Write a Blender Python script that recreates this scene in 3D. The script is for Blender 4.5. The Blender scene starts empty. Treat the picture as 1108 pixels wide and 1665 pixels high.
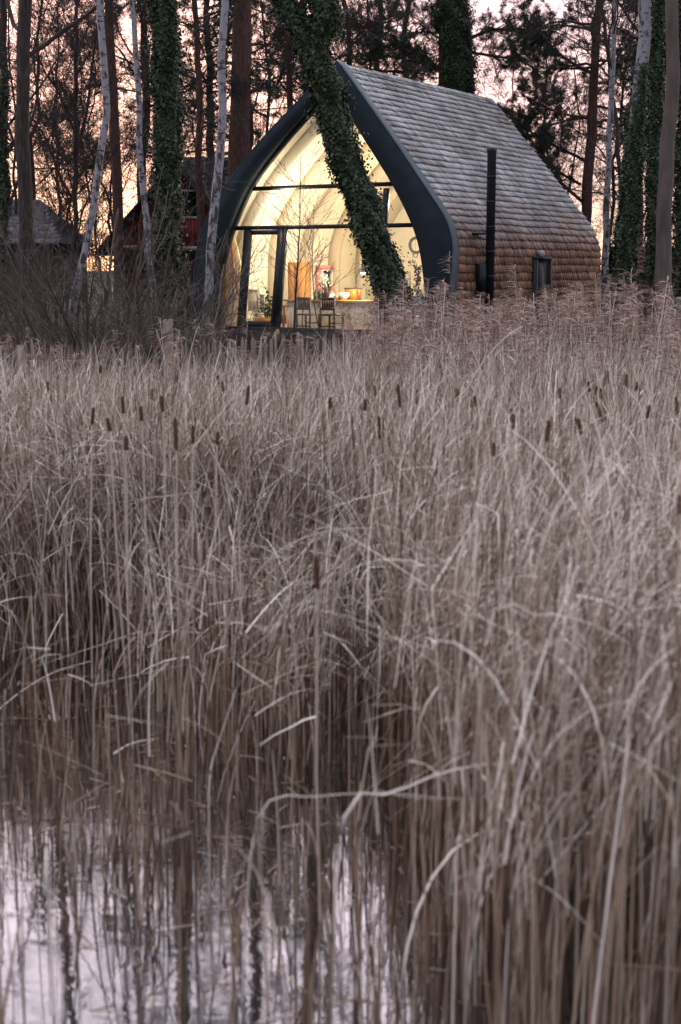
import bpy, math, random
import numpy as np

R_ = math.radians
rng = np.random.default_rng(11)
random.seed(5)
SC = bpy.context.scene
COL = SC.collection
A = np.array

# ------------------------------------------------------------------ camera
CAMZ, TILT, FPX = 2.5, R_(9.7), 2310.0
cam = bpy.data.objects.new("camera", bpy.data.cameras.new("camera"))
COL.objects.link(cam)
cam.location = (0, 0, CAMZ)
cam.rotation_euler = (R_(90) - TILT, 0, 0)
cam.data.sensor_fit = 'VERTICAL'
cam.data.sensor_height = 36
cam.data.lens = FPX / 1665 * 36
cam.data.clip_start = 0.1
cam.data.clip_end = 3000
cam.data.dof.use_dof = True
cam.data.dof.focus_distance = 23
cam.data.dof.aperture_fstop = 2.5
SC.camera = cam

# ------------------------------------------------------------------ exposure
SC.view_settings.view_transform = 'Standard'
SC.view_settings.look = 'None'
SC.view_settings.exposure = 1.55
SC.view_settings.gamma = 1.0
SC.render.engine = 'CYCLES'
SC.cycles.use_denoising = True
SC.cycles.max_bounces = 6
SC.cycles.transparent_max_bounces = 24
SC.cycles.sample_clamp_indirect = 4

# ------------------------------------------------------------------ sky
SUN_AZ = R_(-11)          # measured from +Y towards +X
SUN_EL = R_(1.2)
world = bpy.data.worlds.new("World")
SC.world = world
world.use_nodes = True
nt = world.node_tree
nt.nodes.clear()


def wn(t, **k):
    n = nt.nodes.new(t)
    for a, b in k.items():
        setattr(n, a, b)
    return n


tc = wn('ShaderNodeTexCoord')
sky = wn('ShaderNodeTexSky', sky_type='NISHITA', sun_disc=False, sun_elevation=SUN_EL, sun_rotation=SUN_AZ)
sky.dust_density = 0.4
sky.air_density = 0.7
sky.ozone_density = 4
bg1 = wn('ShaderNodeBackground')
bg1.inputs['Strength'].default_value = 0.05
nt.links.new(sky.outputs[0], bg1.inputs[0])
sep = wn('ShaderNodeSeparateXYZ')
nt.links.new(tc.outputs['Generated'], sep.inputs[0])
# elevation ramp of the afterglow
rampF = wn('ShaderNodeValToRGB')
cr = rampF.color_ramp
cr.elements[0].position = 0.0
cr.elements[0].color = (.36, .20, .15, 1)
cr.elements[1].position = 1.0
cr.elements[1].color = (0.70, 0.73, 0.84, 1)
for p, c in ((0.06, (.37, .20, .15, 1)), (0.15, (.37, .22, .18, 1)), (0.32, (.52, .43, .44, 1)), (0.62, (0.66, 0.64, 0.74, 1))):
    e = cr.elements.new(p)
    e.color = c
nt.links.new(sep.outputs[2], rampF.inputs[0])
# sky opposite the sunset: dusky blue and lilac
rampB = wn('ShaderNodeValToRGB')
cb = rampB.color_ramp
cb.elements[0].position = 0.0
cb.elements[0].color = (0.13, 0.12, 0.14, 1)      # far bank behind the viewer
e = cb.elements.new(.25)
e.color = (.22, .21, .22, 1)
e = cb.elements.new(.55)
e.color = (.64, .62, .62, 1)
cb.elements[1].position = 1.0
cb.elements[-1].color = (0.70, 0.73, 0.84, 1)
nt.links.new(sep.outputs[2], rampB.inputs[0])
dot = wn('ShaderNodeVectorMath', operation='DOT_PRODUCT')
nt.links.new(tc.outputs['Generated'], dot.inputs[0])
dot.inputs[1].default_value = (math.sin(SUN_AZ), math.cos(SUN_AZ), 0)
mr = wn('ShaderNodeMapRange')
mr.inputs['From Min'].default_value = -0.5
mr.inputs['From Max'].default_value = 0.95
nt.links.new(dot.outputs['Value'], mr.inputs[0])
mp = wn('ShaderNodeMapping')
mp.inputs['Scale'].default_value = (2.0, 2.0, 9.0)
nt.links.new(tc.outputs['Generated'], mp.inputs[0])
nz = wn('ShaderNodeTexNoise')
nz.inputs['Scale'].default_value = 2.2
nz.inputs['Detail'].default_value = 5
nt.links.new(mp.outputs[0], nz.inputs[0])
cloud = wn('ShaderNodeMapRange')
cloud.inputs['From Min'].default_value = 0.35
cloud.inputs['From Max'].default_value = 0.7
cloud.inputs['To Min'].default_value = 0.78
cloud.inputs['To Max'].default_value = 1.22
nt.links.new(nz.outputs[0], cloud.inputs[0])
mx = wn('ShaderNodeMix', data_type='RGBA')
nt.links.new(mr.outputs[0], mx.inputs[0])
nt.links.new(rampB.outputs[0], mx.inputs[6])
nt.links.new(rampF.outputs[0], mx.inputs[7])
# core of the glow near the sun
dot2 = wn('ShaderNodeVectorMath', operation='DOT_PRODUCT')
nt.links.new(tc.outputs['Generated'], dot2.inputs[0])
dot2.inputs[1].default_value = (math.sin(SUN_AZ), math.cos(SUN_AZ), math.sin(R_(4)))
mr2 = wn('ShaderNodeMapRange', interpolation_type='SMOOTHSTEP')
mr2.inputs['From Min'].default_value = 0.96
mr2.inputs['From Max'].default_value = 1.002
mr2.inputs['To Max'].default_value = 0.30
nt.links.new(dot2.outputs['Value'], mr2.inputs[0])
mul = wn('ShaderNodeVectorMath', operation='SCALE')
nt.links.new(mx.outputs[2], mul.inputs[0])
nt.links.new(cloud.outputs[0], mul.inputs['Scale'])
glow = wn('ShaderNodeVectorMath', operation='SCALE')
glow.inputs[0].default_value = (1.0, 0.40, 0.18)
nt.links.new(mr2.outputs[0], glow.inputs['Scale'])
addv = wn('ShaderNodeVectorMath', operation='ADD')
nt.links.new(mul.outputs[0], addv.inputs[0])
nt.links.new(glow.outputs[0], addv.inputs[1])
bg2 = wn('ShaderNodeBackground')
bg2.inputs['Strength'].default_value = 1.45
nt.links.new(addv.outputs[0], bg2.inputs[0])
addS = wn('ShaderNodeAddShader')
nt.links.new(bg1.outputs[0], addS.inputs[0])
nt.links.new(bg2.outputs[0], addS.inputs[1])
wo = wn('ShaderNodeOutputWorld')
nt.links.new(addS.outputs[0], wo.inputs[0])

# ------------------------------------------------------------------ sun (set behind the trees, very weak)
sd = bpy.data.lights.new("sun", 'SUN')
sd.energy = 0.5
sd.angle = R_(10)
sd.color = (1.0, 0.72, 0.5)
sun = bpy.data.objects.new("sun", sd)
COL.objects.link(sun)
sun.rotation_euler = (R_(90) - SUN_EL, 0, math.pi - SUN_AZ)


# ================================================================== helpers
def at(px, py, Y):
    """world point seen at photo pixel (px,py) at distance Y along +Y"""
    c, s = math.cos(TILT), math.sin(TILT)
    x, u = (px - 554) / FPX, (832 - py) / FPX
    d = A([x, c + u * s, -s + u * c])
    return A([0, 0, CAMZ]) + d * (Y / d[1])


def tag(o, label=None, cat=None, group=None, kind=None):
    if label: o['label'] = label
    if cat: o['category'] = cat
    if group: o['group'] = group
    if kind: o['kind'] = kind
    return o


def empty(name, loc=(0, 0, 0), rz=0.0, label=None, cat=None, group=None):
    o = bpy.data.objects.new(name, None)
    COL.objects.link(o)
    o.location = loc
    o.rotation_euler = (0, 0, rz)
    o.empty_display_size = 0.1
    return tag(o, label, cat, group)


class MB:
    """collects shapes, links them as ONE mesh object"""

    def __init__(s):
        s.V, s.Q, s.T, s.n = [], [], [], 0

    def add(s, V, Q=None, T=None):
        V = np.asarray(V, float).reshape(-1, 3)
        if Q is not None and len(Q): s.Q.append(np.asarray(Q, np.int64).reshape(-1, 4) + s.n)
        if T is not None and len(T): s.T.append(np.asarray(T, np.int64).reshape(-1, 3) + s.n)
        s.V.append(V)
        s.n += len(V)
        return s

    def box(s, c, h, ax=None):
        """box: centre c, half sizes h, axes rows ax"""
        ax = np.eye(3) if ax is None else np.asarray(ax, float)
        g = A([[i, j, k] for i in (-1, 1) for j in (-1, 1) for k in (-1, 1)], float) * A(h, float)
        s.add(A(c, float) + g @ ax, [[0, 1, 3, 2], [4, 6, 7, 5], [0, 4, 5, 1], [2, 3, 7, 6], [0, 2, 6, 4], [1, 5, 7, 3]])
        return s

    def bar(s, a, b, w, t, up=(0, 0, 1)):
        a, b = A(a, float), A(b, float)
        d = b - a
        L = np.linalg.norm(d)
        d = d / L
        u = A(up, float)
        x = np.cross(d, u)
        if np.linalg.norm(x) < 1e-4: x = np.cross(d, A([1., 0, 0]))
        x /= np.linalg.norm(x)
        y = np.cross(x, d)
        return s.box((a + b) / 2, (L / 2, w / 2, t / 2), [d, x, y])

    def tubes(s, P, Rr, sides=6, ref=(0.31, 0.17, 0.93), cap=False, flat=1.0):
        P = np.asarray(P, float)
        if P.ndim == 2: P = P[None]
        N, K = P.shape[:2]
        Rr = np.broadcast_to(np.asarray(Rr, float), (N, K))
        T = np.gradient(P, axis=1)
        T /= np.linalg.norm(T, axis=2, keepdims=True) + 1e-12
        m = T.mean(axis=1)
        ref = np.broadcast_to(A(ref, float), (N, 3)).copy()
        bad = np.abs((m * ref).sum(1)) > 0.85 * np.linalg.norm(m, axis=1)
        ref[bad] = A([0.9, -0.3, 0.1])
        U = np.cross(T, ref[:, None, :])
        U /= np.linalg.norm(U, axis=2, keepdims=True) + 1e-12
        W = np.cross(T, U)
        a = np.arange(sides) / sides * 2 * np.pi
        V = P[:, :, None, :] + Rr[:, :, None, None] * (np.cos(a)[None, None, :, None] * U[:, :, None, :] + flat * np.sin(a)[None, None, :, None] * W[:, :, None, :])
        i, k, j = np.meshgrid(np.arange(N), np.arange(K - 1), np.arange(sides), indexing='ij')
        b = i * K * sides + k * sides
        j2 = (j + 1) % sides
        Q = np.stack([b + j, b + j2, b + sides + j2, b + sides + j], -1).reshape(-1, 4)
        n0 = s.n
        s.add(V.reshape(-1, 3), Q)
        if cap:
            for e, kk in ((0, 0), (1, K - 1)):
                cen = P[:, kk]
                ring = (np.arange(N) * K * sides + kk * sides)[:, None] + np.arange(sides)[None]
                nn = s.n
                s.V.append(cen)
                s.n += N
                c = np.repeat(np.arange(N)[:, None] + nn, sides, 1)
                r0 = ring + n0
                r1 = np.roll(ring, -1, 1) + n0
                t = np.stack([c, r1, r0] if e == 0 else [c, r0, r1], -1).reshape(-1, 3)
                s.T.append(t)
        return s

    def ribbons(s, P, Wd, S):
        """P (N,K,3), Wd (N,K) half widths, S (N,3) side vectors"""
        N, K = P.shape[:2]
        Wd = np.broadcast_to(Wd, (N, K))
        off = Wd[:, :, None] * S[:, None, :]
        V = np.stack([P - off, P + off], 2)
        i, k = np.meshgrid(np.arange(N), np.arange(K - 1), indexing='ij')
        b = i * K * 2 + k * 2
        Q = np.stack([b, b + 1, b + 3, b + 2], -1).reshape(-1, 4)
        return s.add(V.reshape(-1, 3), Q)

    def leaves(s, C, D, Nn, L, W, fold=0.25):
        """folded leaf shapes: base C, direction D, normal Nn"""
        C, D, Nn = map(lambda v: np.asarray(v, float), (C, D, Nn))
        D = D / (np.linalg.norm(D, axis=1, keepdims=True) + 1e-9)
        S = np.cross(D, Nn)
        S /= np.linalg.norm(S, axis=1, keepdims=True) + 1e-9
        Nn = np.cross(S, D)
        L, W = L[:, None], W[:, None]
        p0, p3 = C, C + D * L
        l = C + D * L * .35 + S * W + Nn * W * fold
        r = C + D * L * .35 - S * W + Nn * W * fold
        V = np.stack([p0, l, p3, r], 1).reshape(-1, 3)
        b = np.arange(len(C))[:, None] * 4
        return s.add(V, None, np.concatenate([b + A([[0, 2, 1]]), b + A([[0, 3, 2]])], 0))

    def build(s, name, mat, parent=None, smooth=False):
        me = bpy.data.meshes.new(name)
        V = np.concatenate(s.V) if s.V else np.zeros((0, 3))
        Q = np.concatenate(s.Q) if s.Q else np.zeros((0, 4), np.int64)
        T = np.concatenate(s.T) if s.T else np.zeros((0, 3), np.int64)
        me.vertices.add(len(V))
        me.vertices.foreach_set('co', V.astype(np.float32).ravel())
        nl = Q.size + T.size
        me.loops.add(nl)
        me.loops.foreach_set('vertex_index', np.concatenate([Q.ravel(), T.ravel()]).astype(np.int32))
        me.polygons.add(len(Q) + len(T))
        st = np.concatenate([np.arange(len(Q)) * 4, Q.size + np.arange(len(T)) * 3]).astype(np.int32)
        me.polygons.foreach_set('loop_start', st)
        me.update(calc_edges=True)
        me.validate()
        if smooth:
            me.polygons.foreach_set('use_smooth', np.ones(len(me.polygons), bool))
        if mat: me.materials.append(mat)
        o = bpy.data.objects.new(name, me)
        COL.objects.link(o)
        if parent is not None: o.parent = parent
        return o


def lathe(mb, c, prof, sides=16):
    P = A([[c[0], c[1], c[2] + z] for r, z in prof], float)
    a = np.arange(sides) / sides * 2 * np.pi
    V = np.stack([P[:, None, 0] + A([r for r, z in prof])[:, None] * np.cos(a), P[:, None, 1] + A([r for r, z in prof])[:, None] * np.sin(a),
                  np.repeat(P[:, 2:3], sides, 1)], -1)
    K = len(prof)
    k, j = np.meshgrid(np.arange(K - 1), np.arange(sides), indexing='ij')
    j2 = (j + 1) % sides
    Q = np.stack([k * sides + j, k * sides + j2, (k + 1) * sides + j2, (k + 1) * sides + j], -1).reshape(-1, 4)
    mb.add(V.reshape(-1, 3), Q)
    return mb


def copy_tree(o, parent=None):
    c = o.copy()
    COL.objects.link(c)
    if parent is not None: c.parent = parent
    for ch in [x for x in bpy.data.objects if x.parent == o]:
        copy_tree(ch, c)
    return c


# ================================================================== materials
def mat(name, stops, scale=5.0, detail=4, rough=0.8, island=0.0, bump=0.0, stretch=(1, 1, 1), spec=0.3, bscale=None, src='noise'):
    """noise / per-piece colour ramp + bump"""
    m = bpy.data.materials.new(name)
    m.use_nodes = True
    t = m.node_tree
    p = t.nodes['Principled BSDF']
    p.inputs['Roughness'].default_value = rough
    p.inputs['Specular IOR Level'].default_value = spec
    co = t.nodes.new('ShaderNodeTexCoord')
    mpg = t.nodes.new('ShaderNodeMapping')
    mpg.inputs['Scale'].default_value = stretch
    t.links.new(co.outputs['Object'], mpg.inputs[0])
    n = t.nodes.new('ShaderNodeTexNoise')
    n.inputs['Scale'].default_value = scale
    n.inputs['Detail'].default_value = detail
    t.links.new(mpg.outputs[0], n.inputs[0])
    r = t.nodes.new('ShaderNodeValToRGB')
    cr = r.color_ramp
    while len(cr.elements) > 1: cr.elements.remove(cr.elements[-1])
    for i, (pp, c) in enumerate(stops):
        e = cr.elements[0] if i == 0 else cr.elements.new(pp)
        e.position = pp
        e.color = (*c, 1)
    fac = n.outputs[0]
    if island > 0:
        g = t.nodes.new('ShaderNodeNewGeometry')
        mm = t.nodes.new('ShaderNodeMix')
        mm.data_type = 'FLOAT'
        mm.inputs[0].default_value = island
        t.links.new(n.outputs[0], mm.inputs[2])
        t.links.new(g.outputs['Random Per Island'], mm.inputs[3])
        fac = mm.outputs[0]
    t.links.new(fac, r.inputs[0])
    t.links.new(r.outputs[0], p.inputs['Base Color'])
    if bump > 0:
        b = t.nodes.new('ShaderNodeBump')
        b.inputs['Strength'].default_value = bump
        b.inputs['Distance'].default_value = 0.03
        nn = n
        if bscale:
            nn = t.nodes.new('ShaderNodeTexNoise')
            nn.inputs['Scale'].default_value = bscale
            nn.inputs['Detail'].default_value = 6
            t.links.new(mpg.outputs[0], nn.inputs[0])
        t.links.new(nn.outputs[0], b.inputs['Height'])
        t.links.new(b.outputs[0], p.inputs['Normal'])
    return m


M = {}
M['reed'] = mat('dry_reed', [(0.08, (.075, .046, .029)), (.3, (.22, .155, .108)), (.50, (.43, .36, .285)), (.70, (.63, .56, .475)), (.92, (.90, .84, .76))], 3, 3, .6, island=.85)
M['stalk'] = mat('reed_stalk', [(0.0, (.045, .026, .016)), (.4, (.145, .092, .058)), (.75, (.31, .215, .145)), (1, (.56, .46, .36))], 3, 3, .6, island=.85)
M['plume'] = mat('reed_plume', [(0.0, (.18, .115, .09)), (.5, (.34, .24, .20)), (1, (.56, .45, .40))], 2, 3, .9, island=.7)
M['pale_reed'] = mat('pale_reed', [(0.2, (.52, .45, .40)), (.8, (.70, .63, .57))], 6, 3, .6)
M['cattail'] = mat('cattail_head', [(0.3, (.065, .030, .017)), (.7, (.12, .06, .036))], 60, 3, .95, bump=.4)
M['oak_bark'] = mat('grey_bark', [(0.3, (.026, .020, .018)), (.55, (.050, .040, .036)), (.8, (.10, .08, .075))], 5, 6, .9, bump=.8, stretch=(4, 4, .8))
M['smooth_bark'] = mat('smooth_bark', [(0.3, (.075, .06, .055)), (.7, (.135, .11, .10))], 3, 6, .85, bump=.5, stretch=(3, 3, .6))
M['pine_bark'] = mat('pine_bark', [(0.3, (.040, .022, .020)), (.55, (.085, .045, .038)), (.8, (.135, .08, .066))], 6, 6, .9, bump=.8, stretch=(4, 4, 1))
M['twig'] = mat('twig_bark', [(0.3, (.034, .025, .023)), (.8, (.075, .056, .052))], 4, 3, .85)
M['willow'] = mat('shrub_bark', [(0.0, (.035, .028, .023)), (.6, (.085, .07, .055)), (1, (.22, .19, .165))], 2, 3, .7, island=.8)
M['needle'] = mat('pine_needles', [(0.0, (.018, .028, .020)), (.5, (.035, .050, .034)), (1, (.06, .075, .05))], 3, 3, .6, island=.6)
M['ivy'] = mat('ivy_leaf', [(0.0, (.011, .022, .009)), (.5, (.022, .042, .015)), (.85, (.042, .064, .022)), (1, (.075, .075, .035))], 2.5, 3, .5, island=.65, spec=.4)
M['fascia'] = mat('slate_blue_paint', [(0.3, (.013, .021, .028)), (.7, (.021, .032, .041))], 3, 8, .8, bump=.1, spec=.15)
M['trim'] = mat('zinc_edge', [(0.3, (.05, .075, .09)), (.7, (.08, .115, .135))], 3, 4, .5)
M['frame'] = mat('dark_frame_paint', [(0.3, (.018, .021, .026)), (.7, (.026, .030, .036))], 5, 3, .5)
M['black'] = mat('black_metal', [(0.3, (.010, .011, .014)), (.7, (.020, .022, .028))], 8, 3, .4)
M['cream'] = mat('cream_lining', [(0.3, (.76, .71, .60)), (.7, (.84, .79, .69))], 2.5, 5, .7)
M['rib'] = mat('laminated_rib', [(0.3, (.56, .50, .40)), (.7, (.64, .57, .46))], 3, 5, .6, stretch=(1, 8, 1))
M['white'] = mat('white_paint', [(0.3, (.74, .72, .68)), (.7, (.82, .80, .76))], 4, 3, .5)
M['grey'] = mat('grey_paint', [(0.3, (.35, .33, .31)), (.7, (.46, .44, .42))], 4, 3, .6)
M['pink'] = mat('pink_paint', [(0.3, (.62, .28, .26)), (.7, (.70, .34, .32))], 4, 3, .5)
M['floor'] = mat('oak_floor', [(0.3, (.30, .19, .10)), (.7, (.42, .28, .16))], 4, 5, .4, stretch=(8, 1, 1))
M['wood'] = mat('orange_wood', [(0.3, (.36, .16, .045)), (.7, (.52, .26, .08))], 3, 5, .5, stretch=(6, 6, 1))
M['orange'] = mat('orange_paint', [(0.3, (.62, .16, .03)), (.7, (.72, .22, .05))], 4, 3, .5)
M['chair'] = mat('dark_chair_wood', [(0.3, (.05, .028, .024)), (.7, (.09, .05, .042))], 6, 4, .45, stretch=(8, 8, 1))
M['deck'] = mat('dark_deck_wood', [(0.0, (.018, .018, .021)), (1, (.05, .046, .046))], 3, 4, .7, island=.6, bump=.2)
M['step'] = mat('red_brown_step', [(0.3, (.055, .030, .028)), (.7, (.10, .055, .05))], 4, 4, .7)
M['timber'] = mat('weathered_timber', [(0.2, (.20, .135, .095)), (.8, (.36, .27, .20))], 4, 5, .8, bump=.2, stretch=(5, 5, 1))
M['paling'] = mat('chestnut_paling', [(0.0, (.13, .10, .08)), (.5, (.24, .195, .16)), (1, (.38, .33, .28))], 4, 4, .85, island=.7, stretch=(4, 4, 1))
M['wire'] = mat('wire', [(0.3, (.16, .15, .15)), (.7, (.24, .23, .22))], 10, 2, .4)
M['redboard'] = mat('red_boards', [(0.0, (.12, .016, .018)), (1, (.24, .034, .034))], 4, 4, .8, island=.6)
M['darkroof'] = mat('dark_roof', [(0.3, (.030, .027, .030)), (.7, (.06, .052, .054))], 6, 4, .9, bump=.3)
M['brownwall'] = mat('brown_wall', [(0.3, (.06, .045, .042)), (.7, (.11, .085, .075))], 4, 4, .9)
M['rooftile'] = mat('grey_roof_tile', [(0.0, (.06, .052, .06)), (1, (.22, .20, .22))], 8, 4, .8, island=.7)
M['tileroof'] = mat('red_brown_tile', [(0.0, (.09, .045, .04)), (1, (.17, .09, .08))], 8, 4, .85, island=.6)
M['darkglass'] = mat('dark_window', [(0.3, (.008, .008, .010)), (.7, (.012, .012, .015))], 2, 2, .3, spec=.15)
M['bottle'] = mat('green_bottle', [(0.3, (.015, .05, .02)), (.7, (.03, .08, .04))], 4, 2, .15, spec=.6)
M['blue'] = mat('blue_cushion', [(0.3, (.10, .26, .34)), (.7, (.20, .40, .48))], 9, 3, .8)
M['board'] = mat('surfboard_resin', [(0.3, (.52, .40, .20)), (.7, (.60, .48, .27))], 2, 3, .25, spec=.5)
M['redstripe'] = mat('red_stripe', [(0.3, (.50, .04, .05)), (.7, (.60, .06, .07))], 4, 2, .3)
M['petal'] = mat('white_petal', [(0.3, (.75, .74, .70)), (.7, (.85, .84, .80))], 6, 2, .7)
M['conifer'] = mat('blue_green_needles', [(0.0, (.05, .10, .075)), (1, (.14, .22, .15))], 3, 3, .7, island=.6)
M['scrub'] = mat('dead_undergrowth', [(0.0, (.035, .026, .022)), (.6, (.10, .078, .062)), (1, (.20, .16, .13))], 1.5, 3, .8, island=.8)


def emis(name, col, st):
    m = bpy.data.materials.new(name)
    m.use_nodes = True
    p = m.node_tree.nodes['Principled BSDF']
    p.inputs['Base Color'].default_value = (*col, 1)
    p.inputs['Emission Color'].default_value = (*col, 1)
    p.inputs['Emission Strength'].default_value = st
    return m


M['bulb'] = emis('lamp_glass', (1, .85, .6), 14)

# birch bark
m = bpy.data.materials.new('birch_bark')
m.use_nodes = True
t = m.node_tree
p = t.nodes['Principled BSDF']
p.inputs['Roughness'].default_value = .7
co = t.nodes.new('ShaderNodeTexCoord')
mg = t.nodes.new('ShaderNodeMapping'); mg.inputs['Scale'].default_value = (4, 4, 13)
t.links.new(co.outputs['Object'], mg.inputs[0])
n1 = t.nodes.new('ShaderNodeTexNoise'); n1.inputs['Scale'].default_value = 1.6; n1.inputs['Detail'].default_value = 4
t.links.new(mg.outputs[0], n1.inputs[0])
n2 = t.nodes.new('ShaderNodeTexNoise'); n2.inputs['Scale'].default_value = 5.5; n2.inputs['Detail'].default_value = 8
mg2 = t.nodes.new('ShaderNodeMapping'); mg2.inputs['Scale'].default_value = (2, 2, .9)
t.links.new(co.outputs['Object'], mg2.inputs[0]); t.links.new(mg2.outputs[0], n2.inputs[0])
sx = t.nodes.new('ShaderNodeSeparateXYZ'); t.links.new(co.outputs['Object'], sx.inputs[0])
zr = t.nodes.new('ShaderNodeMapRange')            # old rough bark climbs the foot of the trunk
zr.inputs['From Min'].default_value = 0.5; zr.inputs['From Max'].default_value = 5.0
zr.inputs['To Min'].default_value = 0.09; zr.inputs['To Max'].default_value = -0.03
t.links.new(sx.outputs[2], zr.inputs[0])
ad = t.nodes.new('ShaderNodeMath'); ad.operation = 'ADD'
t.links.new(n2.outputs[0], ad.inputs[0]); t.links.new(zr.outputs[0], ad.inputs[1])
r1 = t.nodes.new('ShaderNodeValToRGB'); r1.color_ramp.elements[0].position = .57; r1.color_ramp.elements[1].position = .64
r1.color_ramp.elements[0].color = (0, 0, 0, 1); r1.color_ramp.elements[1].color = (1, 1, 1, 1)
t.links.new(n1.outputs[0], r1.inputs[0])
r2 = t.nodes.new('ShaderNodeValToRGB'); r2.color_ramp.elements[0].position = .52; r2.color_ramp.elements[1].position = .60
r2.color_ramp.elements[0].color = (0, 0, 0, 1); r2.color_ramp.elements[1].color = (1, 1, 1, 1)
t.links.new(ad.outputs[0], r2.inputs[0])
mxx = t.nodes.new('ShaderNodeMath'); mxx.operation = 'MAXIMUM'
t.links.new(r1.outputs[0], mxx.inputs[0]); t.links.new(r2.outputs[0], mxx.inputs[1])
mc = t.nodes.new('ShaderNodeMix'); mc.data_type = 'RGBA'
mc.inputs[6].default_value = (.26, .265, .285, 1); mc.inputs[7].default_value = (.045, .036, .034, 1)
t.links.new(mxx.outputs[0], mc.inputs[0]); t.links.new(mc.outputs[2], p.inputs['Base Color'])
b = t.nodes.new('ShaderNodeBump'); b.inputs['Strength'].default_value = .5; b.inputs['Distance'].default_value = .02
t.links.new(ad.outputs[0], b.inputs['Height']); t.links.new(b.outputs[0], p.inputs['Normal'])
M['birch'] = m

# cedar shakes: silver on the roof slope, brown on the sheltered wall
m = bpy.data.materials.new('cedar_shake')
m.use_nodes = True
t = m.node_tree
p = t.nodes['Principled BSDF']
p.inputs['Roughness'].default_value = .55
p.inputs['Specular IOR Level'].default_value = .5
co = t.nodes.new('ShaderNodeTexCoord')
sx = t.nodes.new('ShaderNodeSeparateXYZ'); t.links.new(co.outputs['Object'], sx.inputs[0])
nn = t.nodes.new('ShaderNodeTexNoise'); nn.inputs['Scale'].default_value = 1.1; nn.inputs['Detail'].default_value = 3
t.links.new(co.outputs['Object'], nn.inputs[0])
ma = t.nodes.new('ShaderNodeMath'); ma.operation = 'MULTIPLY_ADD'; ma.inputs[1].default_value = 1.4
t.links.new(nn.outputs[0], ma.inputs[0]); t.links.new(sx.outputs[2], ma.inputs[2])
zr = t.nodes.new('ShaderNodeMapRange'); zr.inputs['From Min'].default_value = 2.3; zr.inputs['From Max'].default_value = 3.5
t.links.new(ma.outputs[0], zr.inputs[0])
ge = t.nodes.new('ShaderNodeNewGeometry')
ra = t.nodes.new('ShaderNodeValToRGB')
ra.color_ramp.elements[0].color = (.22, .225, .235, 1); ra.color_ramp.elements[1].color = (.56, .58, .61, 1)
e = ra.color_ramp.elements.new(.12); e.color = (.36, .34, .31, 1)
e = ra.color_ramp.elements.new(.6); e.color = (.45, .465, .48, 1)
rb = t.nodes.new('ShaderNodeValToRGB')
rb.color_ramp.elements[0].color = (.16, .078, .045, 1); rb.color_ramp.elements[1].color = (.42, .235, .145, 1)
t.links.new(ge.outputs['Random Per Island'], ra.inputs[0]); t.links.new(ge.outputs['Random Per Island'], rb.inputs[0])
mxa = t.nodes.new('ShaderNodeMix'); mxa.data_type = 'RGBA'
t.links.new(zr.outputs[0], mxa.inputs[0]); t.links.new(rb.outputs[0], mxa.inputs[6]); t.links.new(ra.outputs[0], mxa.inputs[7])
# long grain streaks
mg = t.nodes.new('ShaderNodeMapping'); mg.inputs['Scale'].default_value = (1.2, 26, 1.2)
t.links.new(co.outputs['Object'], mg.inputs[0])
gr = t.nodes.new('ShaderNodeTexNoise'); gr.inputs['Scale'].default_value = 1.5; gr.inputs['Detail'].default_value = 5
t.links.new(mg.outputs[0], gr.inputs[0])
gm = t.nodes.new('ShaderNodeMapRange'); gm.inputs['From Min'].default_value = .3; gm.inputs['From Max'].default_value = .7
gm.inputs['To Min'].default_value = .72; gm.inputs['To Max'].default_value = 1.25
t.links.new(gr.outputs[0], gm.inputs[0])
sc_ = t.nodes.new('ShaderNodeVectorMath'); sc_.operation = 'SCALE'
pn = t.nodes.new('ShaderNodeTexNoise'); pn.inputs['Scale'].default_value = .9; pn.inputs['Detail'].default_value = 6
t.links.new(co.outputs['Object'], pn.inputs[0])
pm_ = t.nodes.new('ShaderNodeMapRange'); pm_.inputs['From Min'].default_value = .35; pm_.inputs['From Max'].default_value = .65
pm_.inputs['To Min'].default_value = .70; pm_.inputs['To Max'].default_value = 1.2
t.links.new(pn.outputs[0], pm_.inputs[0])
pq = t.nodes.new('ShaderNodeMath'); pq.operation = 'MULTIPLY'
t.links.new(gm.outputs[0], pq.inputs[0]); t.links.new(pm_.outputs[0], pq.inputs[1])
t.links.new(mxa.outputs[2], sc_.inputs[0]); t.links.new(pq.outputs[0], sc_.inputs['Scale'])
t.links.new(sc_.outputs[0], p.inputs['Base Color'])
b = t.nodes.new('ShaderNodeBump'); b.inputs['Strength'].default_value = .15; b.inputs['Distance'].default_value = .005
t.links.new(gr.outputs[0], b.inputs['Height']); t.links.new(b.outputs[0], p.inputs['Normal'])
M['shake'] = m

# window glass: clear, a little reflective
m = bpy.data.materials.new('window_glass')
m.use_nodes = True
t = m.node_tree
t.nodes.clear()
tr = t.nodes.new('ShaderNodeBsdfTransparent'); tr.inputs[0].default_value = (.95, .97, .96, 1)
gl = t.nodes.new('ShaderNodeBsdfGlossy'); gl.inputs['Roughness'].default_value = .02
fr = t.nodes.new('ShaderNodeFresnel'); fr.inputs[0].default_value = 1.35
ms = t.nodes.new('ShaderNodeMixShader'); ou = t.nodes.new('ShaderNodeOutputMaterial')
t.links.new(fr.outputs[0], ms.inputs[0]); t.links.new(tr.outputs[0], ms.inputs[1]); t.links.new(gl.outputs[0], ms.inputs[2])
t.links.new(ms.outputs[0], ou.inputs[0])
M['glass'] = m

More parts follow.
